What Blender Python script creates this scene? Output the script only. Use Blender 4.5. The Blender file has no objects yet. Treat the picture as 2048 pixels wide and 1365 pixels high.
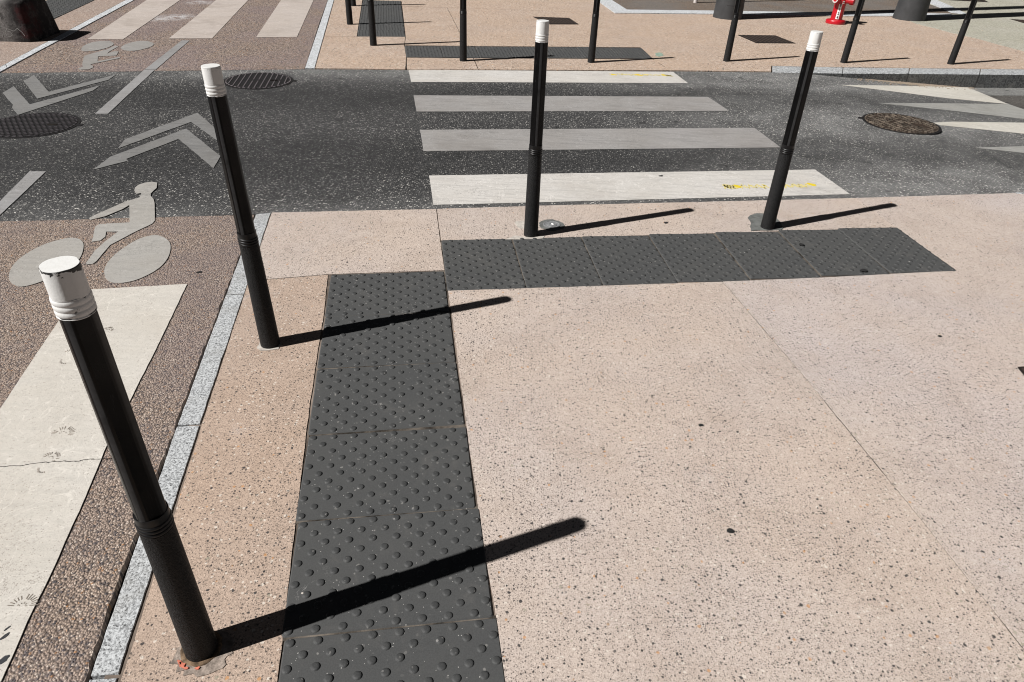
import bpy, bmesh, math, random
from mathutils import Vector, Matrix

random.seed(7)
S = bpy.context.scene
C = S.collection

# ------------------------------------------------------------------ camera, sky, sun, exposure
cam_d = bpy.data.cameras.new('camera')
cam_d.sensor_width = 36.0
cam_d.lens = 23.98
cam_d.clip_start = 0.05
cam_d.clip_end = 2000.0
cam = bpy.data.objects.new('camera', cam_d)
C.objects.link(cam)
cam.location = (0.0, 0.0, 1.7443)
PITCH, ROLL = 0.59444, 0.04896
cam.matrix_world = (Matrix.Translation((0, 0, 1.7443))
                    @ Matrix.Rotation(math.pi / 2 - PITCH, 4, 'X')
                    @ Matrix.Rotation(ROLL, 4, 'Z'))
S.camera = cam

SUN_AZ, SUN_EL = math.radians(25.43), math.radians(45.3)     # heading of the shadows, height of the sun
W = bpy.data.worlds.new('World')
S.world = W
W.use_nodes = True
nt = W.node_tree
sky = nt.nodes.new('ShaderNodeTexSky')
sky.sky_type = 'NISHITA'
sky.sun_disc = False
sky.sun_elevation = SUN_EL
sky.altitude = 7000.0          # thin, clear, dark blue air: the photograph's shadows are nearly black
sky.air_density = 0.22
sky.dust_density = 0.5
sky.ozone_density = 0.0
sky.sun_rotation = math.atan2(-math.cos(SUN_AZ), -math.sin(SUN_AZ))
hs = nt.nodes.new('ShaderNodeHueSaturation')       # the photograph is graded with muted colour
hs.inputs['Saturation'].default_value = 0.25
nt.links.new(sky.outputs[0], hs.inputs['Color'])
nt.links.new(hs.outputs[0], nt.nodes['Background'].inputs[0])
nt.nodes['Background'].inputs[1].default_value = 0.05

sun_d = bpy.data.lights.new('sun', 'SUN')
sun_d.energy = 5.0
sun_d.angle = math.radians(0.55)
sun_d.color = (1.0, 0.975, 0.945)
sun = bpy.data.objects.new('sun', sun_d)
C.objects.link(sun)
ld = Vector((math.cos(SUN_AZ) * math.cos(SUN_EL), math.sin(SUN_AZ) * math.cos(SUN_EL), -math.sin(SUN_EL)))
sun.rotation_euler = ld.to_track_quat('-Z', 'Y').to_euler()
sun.location = (-6, -3, 9)

S.cycles.filter_width = 1.05        # a crisp lens
S.view_settings.view_transform = 'Standard'
S.view_settings.look = 'None'
S.view_settings.exposure = 0.55
S.view_settings.gamma = 1.0
S.view_settings.use_curve_mapping = False

# ------------------------------------------------------------------ node helpers
class N:
    def __init__(self, name, rough=0.8, spec=0.3):
        self.m = bpy.data.materials.new(name)
        self.m.use_nodes = True
        self.t = self.m.node_tree
        self.b = self.t.nodes['Principled BSDF']
        self.b.inputs['Roughness'].default_value = rough
        self.b.inputs['Specular IOR Level'].default_value = spec
        self.geo = self.t.nodes.new('ShaderNodeNewGeometry')
        self.pos = self.geo.outputs['Position']

    def local(self):
        self.pos = self.t.nodes.new('ShaderNodeTexCoord').outputs['Object']
        return self

    def set(self, sock, v):
        if isinstance(v, bpy.types.NodeSocket):
            self.t.links.new(v, sock)
        elif isinstance(v, (tuple, list)) and len(v) == 3 and sock.type == 'RGBA':
            sock.default_value = (*v, 1)
        else:
            sock.default_value = v

    def scaled(self, v, rot=0.0):
        n = self.t.nodes.new('ShaderNodeMapping')
        n.inputs['Scale'].default_value = v
        n.inputs['Rotation'].default_value = (0, 0, rot)
        self.t.links.new(self.pos, n.inputs['Vector'])
        return n.outputs[0]

    def noise(self, scale, detail=3.0, rough=0.55, vec=None, dist=0.0):
        n = self.t.nodes.new('ShaderNodeTexNoise')
        n.inputs['Scale'].default_value = scale
        n.inputs['Detail'].default_value = detail
        n.inputs['Roughness'].default_value = rough
        n.inputs['Distortion'].default_value = dist
        self.t.links.new(vec or self.pos, n.inputs['Vector'])
        return n.outputs['Fac']

    def voro(self, scale, vec=None, rnd=1.0, dim='2D'):
        n = self.t.nodes.new('ShaderNodeTexVoronoi')
        n.voronoi_dimensions = dim
        n.inputs['Scale'].default_value = scale
        n.inputs['Randomness'].default_value = rnd
        self.t.links.new(vec or self.pos, n.inputs['Vector'])
        return n

    def math(self, op, a, b=0.0, c=0.0):
        n = self.t.nodes.new('ShaderNodeMath')
        n.operation = op
        for i, v in enumerate((a, b, c)):
            self.set(n.inputs[i], v)
        return n.outputs[0]

    def step(self, v, a, b, lo=0.0, hi=1.0):
        n = self.t.nodes.new('ShaderNodeMapRange')
        n.interpolation_type = 'SMOOTHSTEP'
        self.set(n.inputs['Value'], v)
        self.set(n.inputs['From Min'], a)
        self.set(n.inputs['From Max'], b)
        n.inputs['To Min'].default_value = lo
        n.inputs['To Max'].default_value = hi
        return n.outputs[0]

    def mix(self, f, a, b, mode='MIX'):
        n = self.t.nodes.new('ShaderNodeMix')
        n.data_type = 'RGBA'
        n.blend_type = mode
        self.set(n.inputs[0], f)
        self.set(n.inputs[6], a)
        self.set(n.inputs[7], b)
        return n.outputs[2]

    def sep(self, v):
        n = self.t.nodes.new('ShaderNodeSeparateColor')
        self.t.links.new(v, n.inputs[0])
        return n.outputs

    def spk(self, scale, dens, r, vec=None, soft=0.12):
        """mask of grains: in each cell of 1/scale metres a grain with probability dens; also its random colour"""
        v = self.voro(scale, vec)
        c = self.sep(v.outputs['Color'])
        on = self.step(c[0], 1 - dens - 0.002, 1 - dens + 0.002)
        rad = self.math('MULTIPLY_ADD', c[1], r * 0.8, r * 0.6)
        d = self.math('SUBTRACT', rad, v.outputs['Distance'])
        return self.math('MULTIPLY', on, self.step(d, -soft * 0.5, soft * 0.5)), c

    def bump(self, h, strength=0.3, dist=0.002):
        n = self.t.nodes.new('ShaderNodeBump')
        n.inputs['Strength'].default_value = strength
        n.inputs['Distance'].default_value = dist
        self.set(n.inputs['Height'], h)
        self.t.links.new(n.outputs[0], self.b.inputs['Normal'])

    def color(self, v):
        self.set(self.b.inputs['Base Color'], v)

    def rough(self, v):
        self.set(self.b.inputs['Roughness'], v)


def warp(n, amt, scale):
    """coordinates shaken a little so grains are not round"""
    nn = n.t.nodes.new('ShaderNodeTexNoise')
    nn.inputs['Scale'].default_value = scale
    nn.inputs['Detail'].default_value = 1.0
    n.t.links.new(n.pos, nn.inputs['Vector'])
    ma = n.t.nodes.new('ShaderNodeVectorMath')
    ma.operation = 'MULTIPLY_ADD'
    n.t.links.new(nn.outputs['Color'], ma.inputs[0])
    ma.inputs[1].default_value = (amt, amt, amt)
    n.t.links.new(n.pos, ma.inputs[2])
    return ma.outputs[0]


# ------------------------------------------------------------------ materials
def terrazzo(name, ca, cb, dark=0.5, light=0.05, k=1.0, dcol=(0.060, 0.050, 0.045), grain=1.0, coarse=0.22):
    """washed concrete: fine sand matrix, dark and pale grains of several sizes"""
    n = N(name, 0.85, 0.25)
    w = warp(n, 0.007, 110)
    base = n.mix(n.step(n.noise(0.9, 4, 0.6), 0.35, 0.65), ca, cb)
    blot = n.noise(3.0, 6, 0.68)
    base = n.mix(n.step(blot, 0.42, 0.75, 0.0, 0.42), base, (ca[0] * 0.66, ca[1] * 0.62, ca[2] * 0.58))
    fine = n.noise(330 * k, 2, 0.75)
    base = n.mix(n.step(fine, 0.38, 0.72, 0.0, 0.55 * grain), base, (cb[0] * 0.45, cb[1] * 0.42, cb[2] * 0.40))
    base = n.mix(n.step(n.noise(190 * k, 2, 0.7), 0.52, 0.75, 0.0, 0.6 * grain), base, (min(0.7, ca[0] * 1.4), min(0.66, ca[1] * 1.42), min(0.6, ca[2] * 1.45)))
    crs = n.noise(52 * k, 4, 0.75)
    base = n.mix(n.step(crs, 0.46, 0.70, 0.0, coarse), base, (ca[0] * 0.52, ca[1] * 0.47, ca[2] * 0.43))
    base = n.mix(n.step(crs, 0.30, 0.50, coarse * 0.6, 0.0), base, (min(0.7, ca[0] * 1.35), min(0.66, ca[1] * 1.37), min(0.6, ca[2] * 1.4)))
    dens = n.step(n.noise(1.9, 4, 0.62), 0.32, 0.66, 0.45, 1.0)
    m0, c = n.spk(88 * k, light, 0.30, w)
    base = n.mix(n.math('MULTIPLY', m0, 0.7), base, (0.56, 0.51, 0.45))
    m, c = n.spk(150 * k, min(0.85, dark * 1.2), 0.26, w)
    base = n.mix(n.math('MULTIPLY', n.math('MULTIPLY', m, dens), n.math('MULTIPLY_ADD', c[2], 0.5, 0.4)), base, dcol)
    m2, c = n.spk(84 * k, dark * 0.52, 0.20, w)
    base = n.mix(n.math('MULTIPLY', m2, n.math('MULTIPLY_ADD', c[2], 0.4, 0.6)), base, (0.030, 0.028, 0.028))
    m4, c = n.spk(30 * k, dark * 0.28, 0.11, w, 0.05)
    base = n.mix(n.math('MULTIPLY', m4, 0.9), base, (0.028, 0.028, 0.030))
    m3, c = n.spk(38 * k, 0.06, 0.15, w, 0.06)
    base = n.mix(n.math('MULTIPLY', m3, 0.7), base, n.mix(n.step(c[2], 0.4, 0.6), (0.42, 0.21, 0.08), (0.24, 0.22, 0.17)))
    sc = n.step(n.noise(4.5, 6, 0.72, dist=0.6), 0.58, 0.80, 0.0, 0.4)
    base = n.mix(sc, base, (0.50, 0.47, 0.455))
    n.color(base)
    h = n.math('MULTIPLY_ADD', n.math('ADD', m, m2), -0.7, fine)
    n.bump(h, 0.45, 0.0018)
    return n.m


def pebbles(name, k=1.0, lum=1.0, pink=1.0, scuffs=(), tint=None):
    """worn exposed-aggregate surface of the cycle track"""
    n = N(name, 0.9, 0.2)
    w = warp(n, 0.008, 60)
    v = n.voro(105 * k, w)
    c = n.sep(v.outputs['Color'])
    stone = n.mix(n.step(c[0], 0.25, 0.55), (0.215 * lum, 0.166 * lum, 0.130 * lum), (0.335 * lum, 0.262 * lum, 0.204 * lum))
    stone = n.mix(n.step(c[1], 0.86, 0.9), stone, (0.46 * lum, 0.39 * lum, 0.32 * lum))
    stone = n.mix(n.step(c[2], 0.84, 0.88), stone, (0.075, 0.068, 0.068))
    stone = n.mix(n.step(c[2], 0.0, 0.035, 1.0, 0.0), stone, (0.36, 0.19, 0.085))
    mort = n.step(v.outputs['Distance'], 0.30, 0.62)
    col = n.mix(n.math('MULTIPLY', mort, 0.8), stone, (0.115 * lum, 0.091 * lum, 0.074 * lum))
    col = n.mix(n.step(n.noise(1.1, 4, 0.6), 0.38, 0.62, 0.0, 0.8), col, n.mix(0.45, col, (0.19 * pink, 0.158, 0.160)))
    f = n.noise(300, 2, 0.6)
    col = n.mix(n.step(f, 0.3, 0.7, 0.0, 0.3), col, (0.06, 0.05, 0.045))
    if tint:
        col = n.mix(1.0, col, tint, 'MULTIPLY')
    for (x, y), r in scuffs:          # white powder dragged over the surface
        dv = n.t.nodes.new('ShaderNodeVectorMath')
        dv.operation = 'DISTANCE'
        n.t.links.new(n.pos, dv.inputs[0])
        dv.inputs[1].default_value = (x, y, 0)
        fall = n.step(dv.outputs['Value'], 0.1 * r, r, 1.0, 0.0)
        col = n.mix(n.math('MULTIPLY', fall, n.step(n.noise(9, 6, 0.75), 0.40, 0.62, 0.0, 0.75)), col, (0.42, 0.41, 0.41))
    n.color(col)
    n.bump(n.math('ADD', n.math('MULTIPLY', v.outputs['Distance'], -1.4), n.math('MULTIPLY', f, 0.4)), 0.8, 0.004)
    return n.m


def asphalt(name, base=(0.0145, 0.0145, 0.015), bright=0.5, dens=0.26, dusty=True, grey=0.0):
    n = N(name, 0.85, 0.25)
    w = warp(n, 0.008, 55)
    sp = n.t.nodes.new('ShaderNodeSeparateXYZ')
    n.t.links.new(n.pos, sp.inputs[0])
    along = n.math('ADD', n.math('MULTIPLY', sp.outputs[0], 0.984), n.math('MULTIPLY', sp.outputs[1], 0.176))
    across = n.math('ADD', n.math('MULTIPLY', sp.outputs[0], -0.176), n.math('MULTIPLY', sp.outputs[1], 0.984))
    across = n.math('ADD', across, n.math('MULTIPLY', n.noise(0.8, 2), 0.35))
    # tyres have polished two dark lanes; the rest keeps its pale stones and dust
    lane = n.math('ADD', n.step(n.math('ABSOLUTE', n.math('SUBTRACT', across, 5.25)), 0.15, 0.62, 1.0, 0.0),
                  n.step(n.math('ABSOLUTE', n.math('SUBTRACT', across, 6.85)), 0.15, 0.60, 1.0, 0.0))
    lane = n.math('MULTIPLY', lane, n.step(n.noise(1.7, 3), 0.25, 0.6, 0.55, 1.0))
    dust = n.math('MAXIMUM', n.step(along, 1.0, 4.2, 0.0, 1.0), n.step(n.math('ABSOLUTE', n.math('SUBTRACT', across, 5.95)), 1.35, 1.95, 0.0, 0.75)) if dusty else 0.0
    dn = n.noise(2.6, 5, 0.65)
    col = n.mix(n.step(n.noise(2.0, 5, 0.6), 0.3, 0.7), base, tuple(x * 1.5 for x in base))
    fine = n.noise(260, 2, 0.7)
    col = n.mix(n.step(fine, 0.35, 0.7, 0.0, 0.6), col, tuple(x * 2.6 for x in base))
    if dusty:
        col = n.mix(n.math('MULTIPLY', dust, n.step(dn, 0.3, 0.7, 0.25, 0.85)), col, (0.175, 0.175, 0.173))
    col = n.mix(n.math('MULTIPLY', lane, 0.55), col, tuple(x * 0.75 for x in base))
    m, c = n.spk(70, dens * 1.6, 0.30, w)
    m2, c2 = n.spk(128, dens * 1.9, 0.30, w)
    keep = n.math('SUBTRACT', 1.0, n.math('MULTIPLY', lane, 0.5))
    if dusty:
        keep = n.math('MULTIPLY', keep, n.math('MULTIPLY_ADD', dust, 0.6, 0.75))
    a = n.math('MULTIPLY', n.math('MULTIPLY', m, keep), n.math('MULTIPLY_ADD', c[2], 0.85, 0.05))
    a2 = n.math('MULTIPLY', n.math('MULTIPLY', m2, keep), n.math('MULTIPLY_ADD', c2[2], 0.8, 0.0))
    col = n.mix(n.math('MULTIPLY', a2, bright * 1.7), col, (0.33, 0.32, 0.305))
    col = n.mix(n.math('MULTIPLY', a, bright * 2.3), col, n.mix(c[1], (0.27, 0.265, 0.26), (0.60, 0.58, 0.54)))
    mid = n.noise(34, 4, 0.75)
    col = n.mix(n.step(mid, 0.45, 0.70, 0.0, 0.55), col, tuple(x * 3.2 for x in base))
    col = n.mix(n.step(mid, 0.28, 0.46, 0.55, 0.0), col, tuple(x * 0.5 for x in base))
    oil = n.step(n.noise(2.3, 3, 0.5, dist=0.3), 0.66, 0.74, 0.0, 0.6)
    col = n.mix(oil, col, tuple(x * 0.8 for x in base))
    m5, c5 = n.spk(5.5, 0.16, 0.10, warp(n, 0.08, 14), 0.08)
    col = n.mix(n.math('MULTIPLY', m5, n.math('MULTIPLY_ADD', c5[2], 0.5, 0.3)), col, (0.011, 0.011, 0.011))
    n.color(col)
    n.bump(n.math('ADD', n.noise(140, 3, 0.7), n.math('MULTIPLY', m, 0.4)), 0.7, 0.004)
    return n.m


def granite(name, lo=(0.17, 0.175, 0.18), hi=(0.47, 0.485, 0.495), k=1.25):
    n = N(name, 0.75, 0.3)
    w = warp(n, 0.012, 60)
    a = n.noise(95 * k, 3, 0.7, vec=w)
    col = n.mix(n.step(a, 0.36, 0.60), lo, hi)
    col = n.mix(n.step(n.noise(230 * k, 2, 0.7), 0.45, 0.7, 0.0, 0.5), col, tuple((x + y) * 0.45 for x, y in zip(lo, hi)))
    m, c = n.spk(120 * k, 0.34, 0.30, w)
    col = n.mix(n.math('MULTIPLY', m, n.math('MULTIPLY_ADD', c[2], 0.4, 0.5)), col, (0.035, 0.036, 0.038))
    col = n.mix(n.step(n.noise(6, 4), 0.5, 0.75, 0.0, 0.35), col, (0.22, 0.21, 0.19))
    n.color(col)
    n.bump(a, 0.6, 0.004)
    return n.m


def paint(name, c, wear=0.35, under=(0.06, 0.058, 0.056), rot=0.18, pit=0.10, stain=(0.42, 0.38, 0.34), streak=0.35):
    """thermoplastic road paint: rubbed in streaks, cracked, pitted"""
    n = N(name, 0.7, 0.25)
    v = n.scaled((1.2, 16.0, 1.0), -rot)
    st = n.noise(2.2, 5, 0.65, vec=v)
    col = n.mix(n.step(n.noise(2.5, 5, 0.6), 0.3, 0.7, 0.0, 0.55), c, tuple(x * y for x, y in zip(c, (0.86, 0.83, 0.79))))
    col = n.mix(n.step(st, 0.45, 0.70, 0.0, min(1, streak * 1.5)), col, tuple(x * 0.62 for x in c))
    # pale rubbed arcs
    arc = n.math('ABSOLUTE', n.math('SUBTRACT', n.noise(5, 2, 0.5, dist=1.6), 0.5))
    col = n.mix(n.step(arc, 0.0, 0.014, 0.5, 0.0), col, tuple(min(0.8, x * 1.3) for x in c))
    ck = n.math('ABSOLUTE', n.math('SUBTRACT', n.noise(3.2, 6, 0.75), 0.5))
    gate = n.step(n.noise(1.6, 2), 0.5, 0.62)
    col = n.mix(n.math('MULTIPLY', n.step(ck, 0.0, 0.006, 0.85, 0.0), gate), col, under)
    dirt = n.step(n.noise(1.3, 5, 0.7), 0.48, 0.75, 0.0, wear)
    col = n.mix(dirt, col, tuple(x * y for x, y in zip(c, stain)))
    m, cc = n.spk(140, pit * 1.6, 0.22, warp(n, 0.008, 70))
    col = n.mix(n.math('MULTIPLY', m, n.math('MULTIPLY_ADD', cc[2], 0.6, 0.15)), col, under)
    wn, wc = n.spk(75, 0.5, 0.30, warp(n, 0.012, 60), 0.2)
    col = n.mix(n.math('MULTIPLY', wn, n.math('MULTIPLY', n.step(n.noise(2.4, 5, 0.7), 0.50, 0.72), wear * 1.4)), col, under)
    md = n.noise(38, 5, 0.75)
    col = n.mix(n.step(md, 0.45, 0.72, 0.0, 0.38), col, tuple(x * 0.66 for x in c))
    st2 = n.noise(9.0, 4, 0.7, vec=v)
    col = n.mix(n.step(st2, 0.50, 0.72, 0.0, min(1, streak * 1.2)), col, tuple(x * 0.60 for x in c))
    fn = n.noise(220, 2, 0.7)
    col = n.mix(n.step(fn, 0.4, 0.75, 0.0, 0.45), col, tuple(x * 0.6 for x in c))
    n.color(col)
    n.bump(n.math('ADD', fn, n.math('MULTIPLY', ck, 2.0)), 0.35, 0.0015)
    return n.m


def plain(name, c, rough=0.6, spec=0.4, var=0.25, scale=8.0, bumpy=0.0, bscale=250, metal=0.0, loc=True):
    n = N(name, rough, spec)
    if loc:
        n.local()
    n.b.inputs['Metallic'].default_value = metal
    col = n.mix(n.step(n.noise(scale, 5, 0.65), 0.3, 0.7), c, tuple(x * (1 - var) for x in c))
    n.color(col)
    n.rough(n.step(n.noise(scale * 3, 4), 0.2, 0.8, rough - 0.08, rough + 0.1))
    if bumpy:
        n.bump(n.noise(bscale, 3, 0.6), bumpy, 0.002)
    return n.m


M = {}
M['pav'] = terrazzo('pavement_concrete', (0.462, 0.385, 0.330), (0.450, 0.390, 0.355), 0.62)
M['pav_cool'] = terrazzo('pavement_concrete_grey', (0.462, 0.392, 0.345), (0.450, 0.398, 0.378), 0.60)
M['pav_pink'] = terrazzo('pavement_concrete_pink', (0.41, 0.312, 0.245), (0.385, 0.305, 0.252), 0.52, 0.08, 0.95, grain=1.3)
M['pav_far'] = terrazzo('far_pavement_concrete', (0.455, 0.35, 0.272), (0.43, 0.345, 0.285), 0.55, 0.15, 0.5, grain=1.7, coarse=0.75)
M['pav_green'] = terrazzo('grey_green_concrete', (0.35, 0.345, 0.285), (0.37, 0.36, 0.31), 0.35, 0.12, 0.5, grain=1.4, coarse=0.6)
M['pav_corner'] = terrazzo('corner_concrete', (0.33, 0.255, 0.212), (0.30, 0.245, 0.215), 0.4, 0.12, 0.6, grain=1.5, coarse=0.7)
M['track'] = pebbles('cycle_track_aggregate', 1.3, 1.12, 1.0, (), (0.98, 0.97, 1.0))
M['track_far'] = pebbles('far_cycle_track_aggregate', 0.6, 1.0, 1.05, [((-4.971, 9.932), 0.30), ((-4.858, 10.088), 0.35), ((-4.778, 10.237), 0.25), ((-5.025, 11.426), 0.3)], (0.93, 0.92, 0.97))
M['brown'] = pebbles('brown_parking_asphalt', 0.85, 0.62, 0.8)
M['asphalt'] = asphalt('road_asphalt')
M['asphalt_low'] = asphalt('lower_road_asphalt', (0.040, 0.037, 0.034), 0.22, 0.14, dusty=False)
M['granite'] = granite('granite')
M['kerb'] = granite('kerb_granite', (0.14, 0.145, 0.15), (0.44, 0.455, 0.465), 0.6)
M['white_granite'] = granite('pale_granite', (0.28, 0.29, 0.30), (0.56, 0.58, 0.60), 0.7)
M['joint'] = plain('joint_dirt', (0.020, 0.017, 0.015), 0.95, 0.1, 0.4, 20, 0.5, 120, loc=False)
M['joint_fill'] = plain('joint_filler', (0.26, 0.21, 0.175), 0.95, 0.1, 0.96, 2.2, 0.5, 120, loc=False)
M['soil'] = plain('ground_soil', (0.10, 0.09, 0.08), 0.95, 0.1, 0.3, 1.0, loc=False)
M['white_hi'] = paint('white_paint_clean', (0.50, 0.483, 0.46), 0.4, streak=0.4)
M['white_mid'] = paint('white_paint_worn', (0.275, 0.266, 0.260), 0.45, streak=0.45)
M['white_band'] = paint('cream_paint', (0.50, 0.475, 0.435), 0.30, rot=1.15, streak=0.16, pit=0.2, under=(0.13, 0.10, 0.085), stain=(0.62, 0.58, 0.54))
M['white_far'] = paint('pinkish_paint', (0.44, 0.392, 0.36), 0.45, rot=1.0, streak=0.5, under=(0.2, 0.16, 0.14))
M['sym'] = paint('grey_symbol_paint', (0.325, 0.314, 0.296), 0.25, rot=0.9, pit=0.08, streak=0.25)
M['sym_far'] = paint('far_symbol_paint', (0.265, 0.256, 0.246), 0.35, rot=0.5)
M['chev'] = paint('chevron_paint', (0.185, 0.184, 0.182), 0.4, rot=0.5, pit=0.14, streak=0.5)
M['line'] = paint('lane_line_paint', (0.26, 0.258, 0.26), 0.35, rot=0.9, streak=0.4)
M['tooth_a'] = paint('ramp_paint_bright', (0.52, 0.50, 0.455), 0.3)
M['tooth_b'] = paint('ramp_paint_worn', (0.30, 0.30, 0.285), 0.4, streak=0.5)
M['yellow'] = plain('yellow_marking_paint', (0.60, 0.46, 0.03), 0.7, 0.2, 0.15, 30, loc=False)
M['yellow_pale'] = plain('faded_yellow_paint', (0.55, 0.47, 0.19), 0.7, 0.2, 0.15, 60, loc=False)
M['gum'] = plain('gum_black', (0.022, 0.022, 0.022), 0.75, 0.2, 0.3, 60)
M['mortar'] = plain('mortar_grey', (0.33, 0.275, 0.235), 0.95, 0.1, 0.6, 45, 0.9, 160, loc=False)
M['mortar_dark'] = plain('mortar_dark_grey', (0.135, 0.14, 0.135), 0.95, 0.1, 0.4, 18, 0.6, 160, loc=False)
M['mortar_pale'] = plain('mortar_pale', (0.46, 0.425, 0.385), 0.95, 0.1, 0.35, 40, 0.4, 160, loc=False)
M['rust'] = plain('rust', (0.20, 0.135, 0.085), 0.9, 0.2, 0.8, 45, 0.5, 200)
M['orange'] = plain('orange_marking_paint', (0.55, 0.17, 0.11), 0.7, 0.3, 0.5, 60)
M['green_stain'] = plain('green_marking_paint', (0.25, 0.33, 0.27), 0.85, 0.2, 0.4, 30, loc=False)
M['white_dust'] = plain('white_scuff', (0.40, 0.385, 0.38), 0.9, 0.2, 0.35, 30, loc=False)
M['oil'] = plain('pale_tyre_trace', (0.20, 0.175, 0.15), 0.9, 0.2, 0.3, 20, loc=False)

# tactile tile rubber
n = N('tactile_tile_resin', 0.78, 0.3)
f = n.noise(260, 3, 0.7)
col = n.mix(n.step(f, 0.3, 0.7), (0.043, 0.044, 0.0445), (0.058, 0.0595, 0.060))
col = n.mix(n.step(n.noise(2.0, 5, 0.65), 0.35, 0.7, 0.0, 0.5), col, (0.062, 0.062, 0.060))
m_, c_ = n.spk(120, 0.035, 0.13)
col = n.mix(n.math('MULTIPLY', m_, 0.7), col, (0.40, 0.39, 0.37))
sc = n.math('ABSOLUTE', n.math('SUBTRACT', n.noise(9, 5, 0.7, dist=1.0), 0.5))
gt = n.step(n.noise(3.0, 3), 0.60, 0.68)
col = n.mix(n.math('MULTIPLY', n.step(sc, 0, 0.010, 0.6, 0.0), gt), col, (0.30, 0.29, 0.28))
dst = n.step(n.noise(5.5, 6, 0.75, dist=0.5), 0.52, 0.78, 0.0, 0.45)
col = n.mix(dst, col, (0.105, 0.10, 0.094))
m_, c_ = n.spk(42, 0.10, 0.14, warp(n, 0.012, 50), 0.1)
col = n.mix(n.math('MULTIPLY', m_, n.math('MULTIPLY', c_[2], 0.55)), col, (0.26, 0.25, 0.235))
n.color(col)
n.bump(f, 0.35, 0.0012)
M['tile'] = n.m

n = N('tactile_dome_worn', 0.62, 0.3)
col = n.mix(n.step(n.noise(40, 4, 0.7), 0.3, 0.7), (0.033, 0.034, 0.0345), (0.047, 0.048, 0.048))
m_, c_ = n.spk(75, 0.16, 0.2, warp(n, 0.01, 80), 0.15)
n.color(n.mix(n.math('MULTIPLY', m_, n.math('MULTIPLY', c_[2], 0.6)), col, (0.24, 0.23, 0.22)))
n.bump(n.noise(260, 3, 0.7), 0.5, 0.0015)
M['tile_dome'] = n.m
M['joint_sand'] = plain('joint_sand', (0.15, 0.13, 0.11), 0.95, 0.1, 0.92, 9, 0.5, 200, loc=False)

# bollard paints
n = N('bollard_black_gloss', 0.30, 0.16).local()
col = n.mix(n.step(n.noise(30, 4), 0.4, 0.7), (0.0010, 0.0010, 0.0012), (0.0018, 0.0018, 0.0021))
m_, c_ = n.spk(60, 0.02, 0.10)
vv = n.scaled((9.0, 9.0, 0.7))
scr = n.math('ABSOLUTE', n.math('SUBTRACT', n.noise(5, 3, 0.6, vec=vv), 0.5))
col = n.mix(n.math('MULTIPLY', n.step(scr, 0.0, 0.006, 0.35, 0.0), n.step(n.noise(4, 3), 0.5, 0.62)), col, (0.06, 0.06, 0.06))
n.color(n.mix(n.math('MULTIPLY', m_, 0.45), col, (0.12, 0.12, 0.12)))
n.rough(n.step(n.noise(14, 4), 0.3, 0.7, 0.26, 0.44))
# the four narrow ridges between the flats carry a painted grey sky reflection
rsp = n.t.nodes.new('ShaderNodeSeparateXYZ')
n.t.links.new(n.pos, rsp.inputs[0])
mn = n.math('MINIMUM', n.math('ABSOLUTE', rsp.outputs[0]), n.math('ABSOLUTE', rsp.outputs[1]))
ridge_sheen = n.math('MULTIPLY', n.step(mn, 0.0050, 0.0075, 1.0, 0.0), n.step(n.noise(16, 4, 0.7), 0.25, 0.6, 0.45, 1.0))
old = n.b.inputs['Base Color'].links[0].from_socket
n.color(n.mix(n.math('MULTIPLY', ridge_sheen, 0.9), old, (0.030, 0.030, 0.031)))
M['black'] = n.m
n = N('bollard_black_textured', 0.55, 0.17).local()
f = n.noise(260, 2, 0.5)
n.color(n.mix(n.step(f, 0.35, 0.65), (0.006, 0.006, 0.0063), (0.023, 0.023, 0.0235)))
n.bump(f, 0.9, 0.004)
M['black_rough'] = n.m
def cap_paint(name, chip):
    n = N(name, 0.42, 0.4).local()
    col = n.mix(n.step(n.noise(45, 5, 0.7), 0.4, 0.7, 0, 0.35), (0.61, 0.61, 0.60), (0.52, 0.515, 0.49))
    col = n.mix(n.step(n.noise(11, 5, 0.7), 0.58, 0.78, 0, 0.25), col, (0.38, 0.37, 0.35))
    sp = n.t.nodes.new('ShaderNodeSeparateXYZ')
    n.t.links.new(n.pos, sp.inputs[0])
    z = sp.outputs[2]
    rag = n.noise(55, 4, 0.7)
    depth = n.math('ADD', n.step(n.noise(26, 4, 0.75), 0.38, 0.68, 0.0, 0.0125), n.math('MULTIPLY', rag, 0.002))
    edge = n.step(n.math('SUBTRACT', z, n.math('SUBTRACT', 1.1612, depth)), -0.0008, 0.0008)
    ring = n.math('MULTIPLY', n.step(n.math('ABSOLUTE', n.math('SUBTRACT', z, 1.092)), 0.010, 0.020, 1.0, 0.0), n.step(n.noise(70, 4, 0.7), 0.66, 0.69))
    dot, c = n.spk(55, 0.03, 0.12)
    top = n.step(z, 1.1612, 1.1618, 1.0, 0.0)
    msk = n.math('MULTIPLY', n.math('MAXIMUM', n.math('MAXIMUM', edge, ring), dot), n.math('MULTIPLY', top, chip))
    n.color(n.mix(n.math('MINIMUM', msk, 1.0), col, (0.018, 0.018, 0.018)))
    n.bump(n.noise(120, 3, 0.6), 0.25, 0.002)
    return n.m
M['cap'] = cap_paint('bollard_cap_white', 0.25)
M['cap_chipped'] = cap_paint('bollard_cap_white_chipped', 1.0)
M['column'] = plain('column_grey_paint', (0.042, 0.043, 0.045), 0.55, 0.4, 0.35, 5, 0.3, 120)
n = N('bollard_ring_gloss', 0.40, 0.30).local()
n.color(n.mix(n.step(n.noise(30, 4), 0.4, 0.7), (0.003, 0.003, 0.0034), (0.008, 0.008, 0.0085)))
M['black_ring'] = n.m
M['kerb_face'] = granite('kerb_face_shaded', (0.035, 0.036, 0.037), (0.135, 0.138, 0.138), 0.6)  # darker copy of the kerb granite: side-face shade put into the colour
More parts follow.
